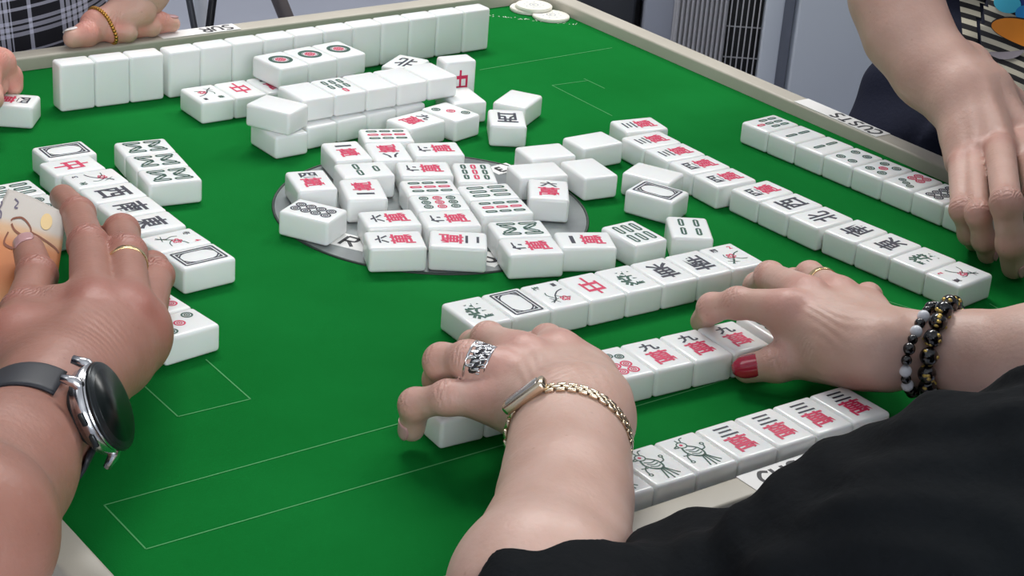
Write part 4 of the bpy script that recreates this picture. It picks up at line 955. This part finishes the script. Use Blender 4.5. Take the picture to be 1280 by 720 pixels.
for yy in (.006, -.006):
    bm = bmesh.new(); box(bm, (-.0228, yy, -.003), (.0020, .0070, .0030), bev=.0008); bm.transform(to4); keep(obj('push_button', bm, M['bezel']), sw)
wS, aS = wrap(*VD, wc, axD, (0, 0, 1), 60, .0018, 6)
cut_ = lambda p: (p-wc)/np.linalg.norm(p-wc)@nD > .80
keepk = [k for k in range(60) if not cut_(wS[k][0])]; st0 = next(k for k in keepk if (k-1) % 60 not in keepk); order = [(st0+i) % 60 for i in range(len(keepk))]
for part in (order[:len(order)//2+1], order[len(order)//2:]):
    bm = bmesh.new(); tube(bm, [wS[k][0] for k in part], 0, 16, flat=(.0125, .0014, [tuple(wS[k][1]) for k in part])); keep(obj('strap', bm, M['blackrubber']), sw)
# banknote, folded once lengthwise and bowed between thumb and fingers
nm = bpy.data.materials.new('banknote_paper'); nm.use_nodes = True; nt = nm.node_tree; N = nt.nodes; K = nt.links; bs = N['Principled BSDF']; bs.inputs['Roughness'].default_value = .7
tcn = N.new('ShaderNodeUVMap'); sep = N.new('ShaderNodeSeparateXYZ'); K.new(tcn.outputs[0], sep.inputs[0])
r = N.new('ShaderNodeValToRGB'); K.new(sep.outputs[0], r.inputs['Fac']); r.color_ramp.interpolation = 'EASE'
el = r.color_ramp.elements; el[0].position = 0; el[0].color = srgb(206, 150, 96); el[1].position = 1; el[1].color = srgb(205, 198, 190)
for p_, c_ in ((.28, srgb(196, 116, 62)), (.52, srgb(206, 128, 74)), (.66, srgb(214, 172, 132)), (.76, srgb(204, 196, 186))): e_ = el.new(p_); e_.color = c_
nz = N.new('ShaderNodeTexNoise'); nz.inputs['Scale'].default_value = 260; mxn = N.new('ShaderNodeMix'); mxn.data_type = 'RGBA'; mxn.blend_type = 'MULTIPLY'; mxn.inputs['Factor'].default_value = .25; K.new(r.outputs['Color'], mxn.inputs['A']); K.new(nz.outputs['Color'], mxn.inputs['B']); K.new(mxn.outputs['Result'], bs.inputs['Base Color'])
M['noteink'] = mat('note_ink', srgb(122, 62, 34), .7); M['notegold'] = mat('note_gold_patch', srgb(208, 176, 112), .5); M['notegrey'] = mat('note_print_grey', srgb(96, 88, 110), .7)
corner = [V3(-62, 292, .040), V3(22, 226, .050), V3(84, 264, .046), V3(66, 330, .040), V3(-40, 410, .034)]
O_, X_, Y_ = V3(-52, 340, .036), V3(84, 292, .042), V3(20, 236, .056)
# frame: a = long way (from lower left out of view to upper right), b = across
TLc, TRc, BLc, BRc = V3(10, 236, .054), V3(84, 265, .050), V3(-60, 392, .034), V3(66, 392, .026)
nn = np.cross(TRc-TLc, BLc-TLc); nn /= np.linalg.norm(nn)
if nn @ FWD > 0: nn = -nn
def note(a, b, off=0):   # a 0..1 left-right, b 0..1 bottom-top
    p = BLc*(1-a)*(1-b)+BRc*a*(1-b)+TLc*(1-a)*b+TRc*a*b; return p+nn*(off+.0025*math.sin(math.pi*b)+.001*math.sin(a*5))
bn = empty('banknote', note(.5, .5), 'orange fifty banknote held between thumb and finger at left', 'banknote')
bm = bmesh.new(); uvl = bm.loops.layers.uv.new('UVMap'); g = [[bm.verts.new(note(i/16, j/24)) for j in range(25)] for i in range(17)]
for i in range(16):
    for j in range(24):
        f = bm.faces.new((g[i][j], g[i+1][j], g[i+1][j+1], g[i][j+1]))
        for l, (a, b) in zip(f.loops, ((i, j), (i+1, j), (i+1, j+1), (i, j+1))): l[uvl].uv = (b/24, a/16)
o = obj('note_paper', bm, nm); md = o.modifiers.new('thickness', 'SOLIDIFY'); md.thickness = .0004; md.offset = -1; keep(o, bn)
k = Ink()
def nd(px, py):     # note coordinates nearest a pixel of the drawing
    best = None
    for i in range(41):
        for j in range(41):
            q = (note(i/40, j/40)-CAM)@R3.T; u, v = 640+FPX*q[0]/q[2], 360-FPX*q[1]/q[2]; e = (u-px)**2+(v-py)**2
            if best is None or e < best[0]: best = (e, i/40, j/40)
    return best[1:]
NP = [nd(*p) for p in ((14, 276), (18, 272), (26, 272), (34, 278), (39, 288), (36, 295), (28, 295), (19, 289), (14, 280), (38, 290), (52, 298), (68, 308), (74, 318))]
k.stroke(NP[:9], .020, 0); k.stroke(NP[9:], .020, 0)
k.stroke([nd(10, 291), nd(6, 304), nd(18, 312), nd(22, 300)], .022, 0); gx, gy = nd(58, 277); k.ring(gx, gy, .085, 0, 1, 16); k.stroke([nd(18, 250), nd(22, 254), nd(18, 258), nd(22, 262)], .016, 2); k.stroke([nd(0, 250), nd(2, 256), nd(-1, 262), nd(2, 268), nd(0, 275)], .018, 2)
bm = bmesh.new(); k.add(bm, lambda a, b: note(a, b, .00035)); keep(obj('note_print', bm, [M['noteink'], M['notegold'], M['notegrey']], smooth=False), bn)
# ---------------------------------------------------------------- room and background things
def struct(name, c, s, m, rz=0):
    bm = bmesh.new(); box(bm, (0, 0, 0), s); o = obj(name, bm, m, smooth=False); o.location = c; o.rotation_euler[2] = rz; o['kind'] = 'structure'; return o
struct('floor', (.4, .6, -.05), (6.6, 6.6, .1), M['floor'])
struct('wall_right', (3.75, .6, 1.4), (.1, 6.6, 2.8), M['wall']); struct('wall_back', (.4, 3.95, 1.4), (6.6, .1, 2.8), M['wall'])
struct('wall_left', (-2.95, .6, 1.4), (.1, 6.6, 2.8), M['wall']); struct('wall_front', (.4, -2.75, 1.4), (6.6, .1, 2.8), M['wall'])
struct('ceiling', (.4, .6, 2.85), (6.6, 6.6, .1), M['ceil'])
# upright heater / cooler with ribs and a wire grille, seen past the right rim
D_ = 2.75
def atD(u, v, d=D_): return S3(u, v, d)
zt = ZF+.02; rr_ = np.array([RIGHT[0], RIGHT[1], 0]); rr_ /= np.linalg.norm(rr_); fw = np.array([-rr_[1], rr_[0], 0]); rotA = Matrix([[rr_[q], fw[q], (0, 0, 1)[q]] for q in range(3)])
yawA = math.atan2(rr_[1], rr_[0])
base = atD(912, 60); px = D_/FPX
def slab(bm, u0, u1, z0, z1, y0, y1, bev=.003, mi=0):
    x0, x1 = (u0-912)*px, (u1-912)*px; box(bm, ((x0+x1)/2, (y0+y1)/2, (z0+z1)/2), (x1-x0, y1-y0, z1-z0), bev=bev, mi=mi)
ap = empty('air_cooler', (base[0], base[1], 0), 'tall grey air cooler with ribbed front and dark wire grille beyond the right rim', 'appliance', rz=yawA)
bm = bmesh.new(); slab(bm, 805, 842, .02, .88, .02, .32); obj('side_panel', bm, M['appl2'], ap)
bm = bmesh.new(); slab(bm, 841, 950, .02, .88, .030, .32); slab(bm, 902, 950, .02, .88, .018, .03, 0); obj('housing', bm, M['dark'], ap)
bm = bmesh.new(); slab(bm, 840, 906, .03, .86, .010, .030, .001)
for i in range(11): slab(bm, 842+i*5.8, 845.2+i*5.8, .035, .855, .0, .012, .0012)
obj('ribbed_panel', bm, M['rib'], ap)
bm = bmesh.new()
for i in range(7): x = (909+i*7.0-912)*px; tube(bm, [(x, .006, .03), (x, .006, .86)], .0011, 8)
for i in range(22): z = .07+i*.0455; tube(bm, [((905-912)*px, .008, z), ((951-912)*px, .008, z)], .0011, 8) if z < .86 else None
obj('wire_grille', bm, M['rib'], ap)
bm = bmesh.new(); slab(bm, 950, 973, .02, .88, 0, .32); obj('front_frame', bm, M['appl'], ap)
cb = empty('cabinet', (base[0], base[1], 0), 'smooth pale grey metal cabinet with dark side strip behind the right player arm', 'cabinet', rz=yawA)
bm = bmesh.new(); slab(bm, 974.5, 990, .0, 1.05, .03, .38, .001); obj('dark_strip', bm, M['appl2'], cb)
bm = bmesh.new(); slab(bm, 990.5, 1330, .0, 1.05, .0, .40, .004); obj('cabinet_door', bm, M['appl'], cb)
bs_ = empty('shade_box', (base[0], base[1], 0), 'black box standing in shadow left of the air cooler', 'box', rz=yawA)  # dark box stands in for the shadow beside the cooler
bm = bmesh.new(); slab(bm, 690, 803, .0, .70, .06, .42, .01); obj('shade_box_body', bm, M['dark'], bs_); bm = bmesh.new(); slab(bm, 700, 795, .05, .62, .045, .06, .004); obj('shade_box_front', bm, M['blackrubber'], bs_)  # body and front of the shadow stand-in
# chair behind the back rim: only its legs and side are in view
ch = empty('side_chair', (.86, 1.80, 0), 'white chair with dark legs standing behind the back rim', 'chair', rz=-.62)
def leg_at(u, v0, v1, d, r, m, name='chair_leg', par=None):
    a, b = S3(u[0], v0, d), S3(u[1], v1, d); a0 = a+(a-b)*( (a[2]+.45)/max(.01, (b[2]-a[2])) )*0
    dz = (b-a)/(b[2]-a[2]); p0 = a+dz*(.02-a[2]); p1 = a+dz*(.92-a[2]); bm = bmesh.new(); tube(bm, [p0, p1], r, 12); return keep(obj(name, bm, m), par)
leg_at((242.5, 236.5), 32, 0, 2.75, .0048, M['metalrod'], par=ch); leg_at((262, 266), 32, 0, 2.75, .0058, M['blackrod'], par=ch)
leg_at((252.5, 250.5), 32, 0, 2.85, .0095, M['white'], 'white_post', ch); leg_at((357, 349), 20, 0, 2.75, .0110, M['brownrod'], par=ch)
sa, sb = S3(250, -60, 2.75), S3(350, -60, 2.75); mid = (sa+sb)/2
bm = bmesh.new(); box(bm, (0, 0, 0), (.42, .40, .05), bev=.015); o = obj('seat', bm, M['white']); o.location = (mid[0], mid[1], .47+.43); o.rotation_euler[2] = yawA; keep(o, ch)
# ---------------------------------------------------------------- light, world, camera
w = bpy.data.worlds.new('World'); bpy.context.scene.world = w; w.use_nodes = True; w.node_tree.nodes['Background'].inputs[0].default_value = (.9, .95, 1, 1); w.node_tree.nodes['Background'].inputs[1].default_value = .3
def lamp(x, y, sx, sy, e, rz=0):
    t = empty('ceiling_light', (x, y, 2.8), 'flat white ceiling light panel ' + ('above the table' if abs(x) < 1 else 'right of the table' if x > 0 else 'left of the table'), 'ceiling light')
    bm = bmesh.new(); box(bm, (0, 0, -.02), (sx+.04, sy+.04, .04), bev=.005); obj('lamp_housing', bm, M['white'], t)
    l = bpy.data.lights.new('ceiling_lamp', 'AREA'); l.shape = 'RECTANGLE'; l.size = sx; l.size_y = sy; l.energy = e; l.color = (1, .985, .96); o = bpy.data.objects.new('ceiling_lamp', l); C.objects.link(o); o.location = (0, 0, -.045); o.parent = t
lamp(.55, 1.2, 1.2, .6, 42); lamp(2.0, .6, 1.2, .6, 30); lamp(-1.7, .6, 1.2, .6, 3)
# added, unseen window-shaped fill panel behind the camera, brightens the camera-facing sides
fill_panel = bpy.data.objects.new('fill_panel_1', None); C.objects.link(fill_panel); fill_panel.location = (-1.2, -2.68, 1.55); fill_panel['kind'] = 'structure'
bm = bmesh.new()
for cx, cz, sx, sz in ((-.95, 0, .06, 1.5), (.95, 0, .06, 1.5), (0, .75, 1.96, .06), (0, -.75, 1.96, .06), (0, 0, .04, 1.5)): box(bm, (cx, 0, cz), (sx, .06, sz))
obj('fill_panel_frame', bm, M['white'], fill_panel, smooth=False)
bm = bmesh.new(); box(bm, (0, -.01, 0), (1.88, .008, 1.48)); obj('fill_panel_pane', bm, M['fillpane'], fill_panel, smooth=False)
l = bpy.data.lights.new('frontal_fill', 'AREA'); l.shape = 'RECTANGLE'; l.size = 1.8; l.size_y = 1.4; l.energy = 52; l.color = (.95, .98, 1); o = bpy.data.objects.new('frontal_fill', l); C.objects.link(o); o.location = (0, .05, 0); o.rotation_euler = (math.radians(90), 0, 0); o.parent = fill_panel; o.rotation_euler = (math.radians(80), 0, 0)  # area light of the added frontal fill
cam = bpy.data.cameras.new('camera'); co = bpy.data.objects.new('camera', cam); C.objects.link(co); cam.sensor_width = 36; cam.lens = FPX*36/1280; cam.clip_start = .02
co.matrix_world = Matrix([[RIGHT[i], UPC[i], -FWD[i], CAM[i]] for i in range(3)]+[[0, 0, 0, 1]]); bpy.context.scene.camera = co
vs = bpy.context.scene.view_settings; vs.view_transform = 'Standard'; vs.look = 'None'; vs.gamma = 1; vs.exposure = .14; vs.use_curve_mapping = False
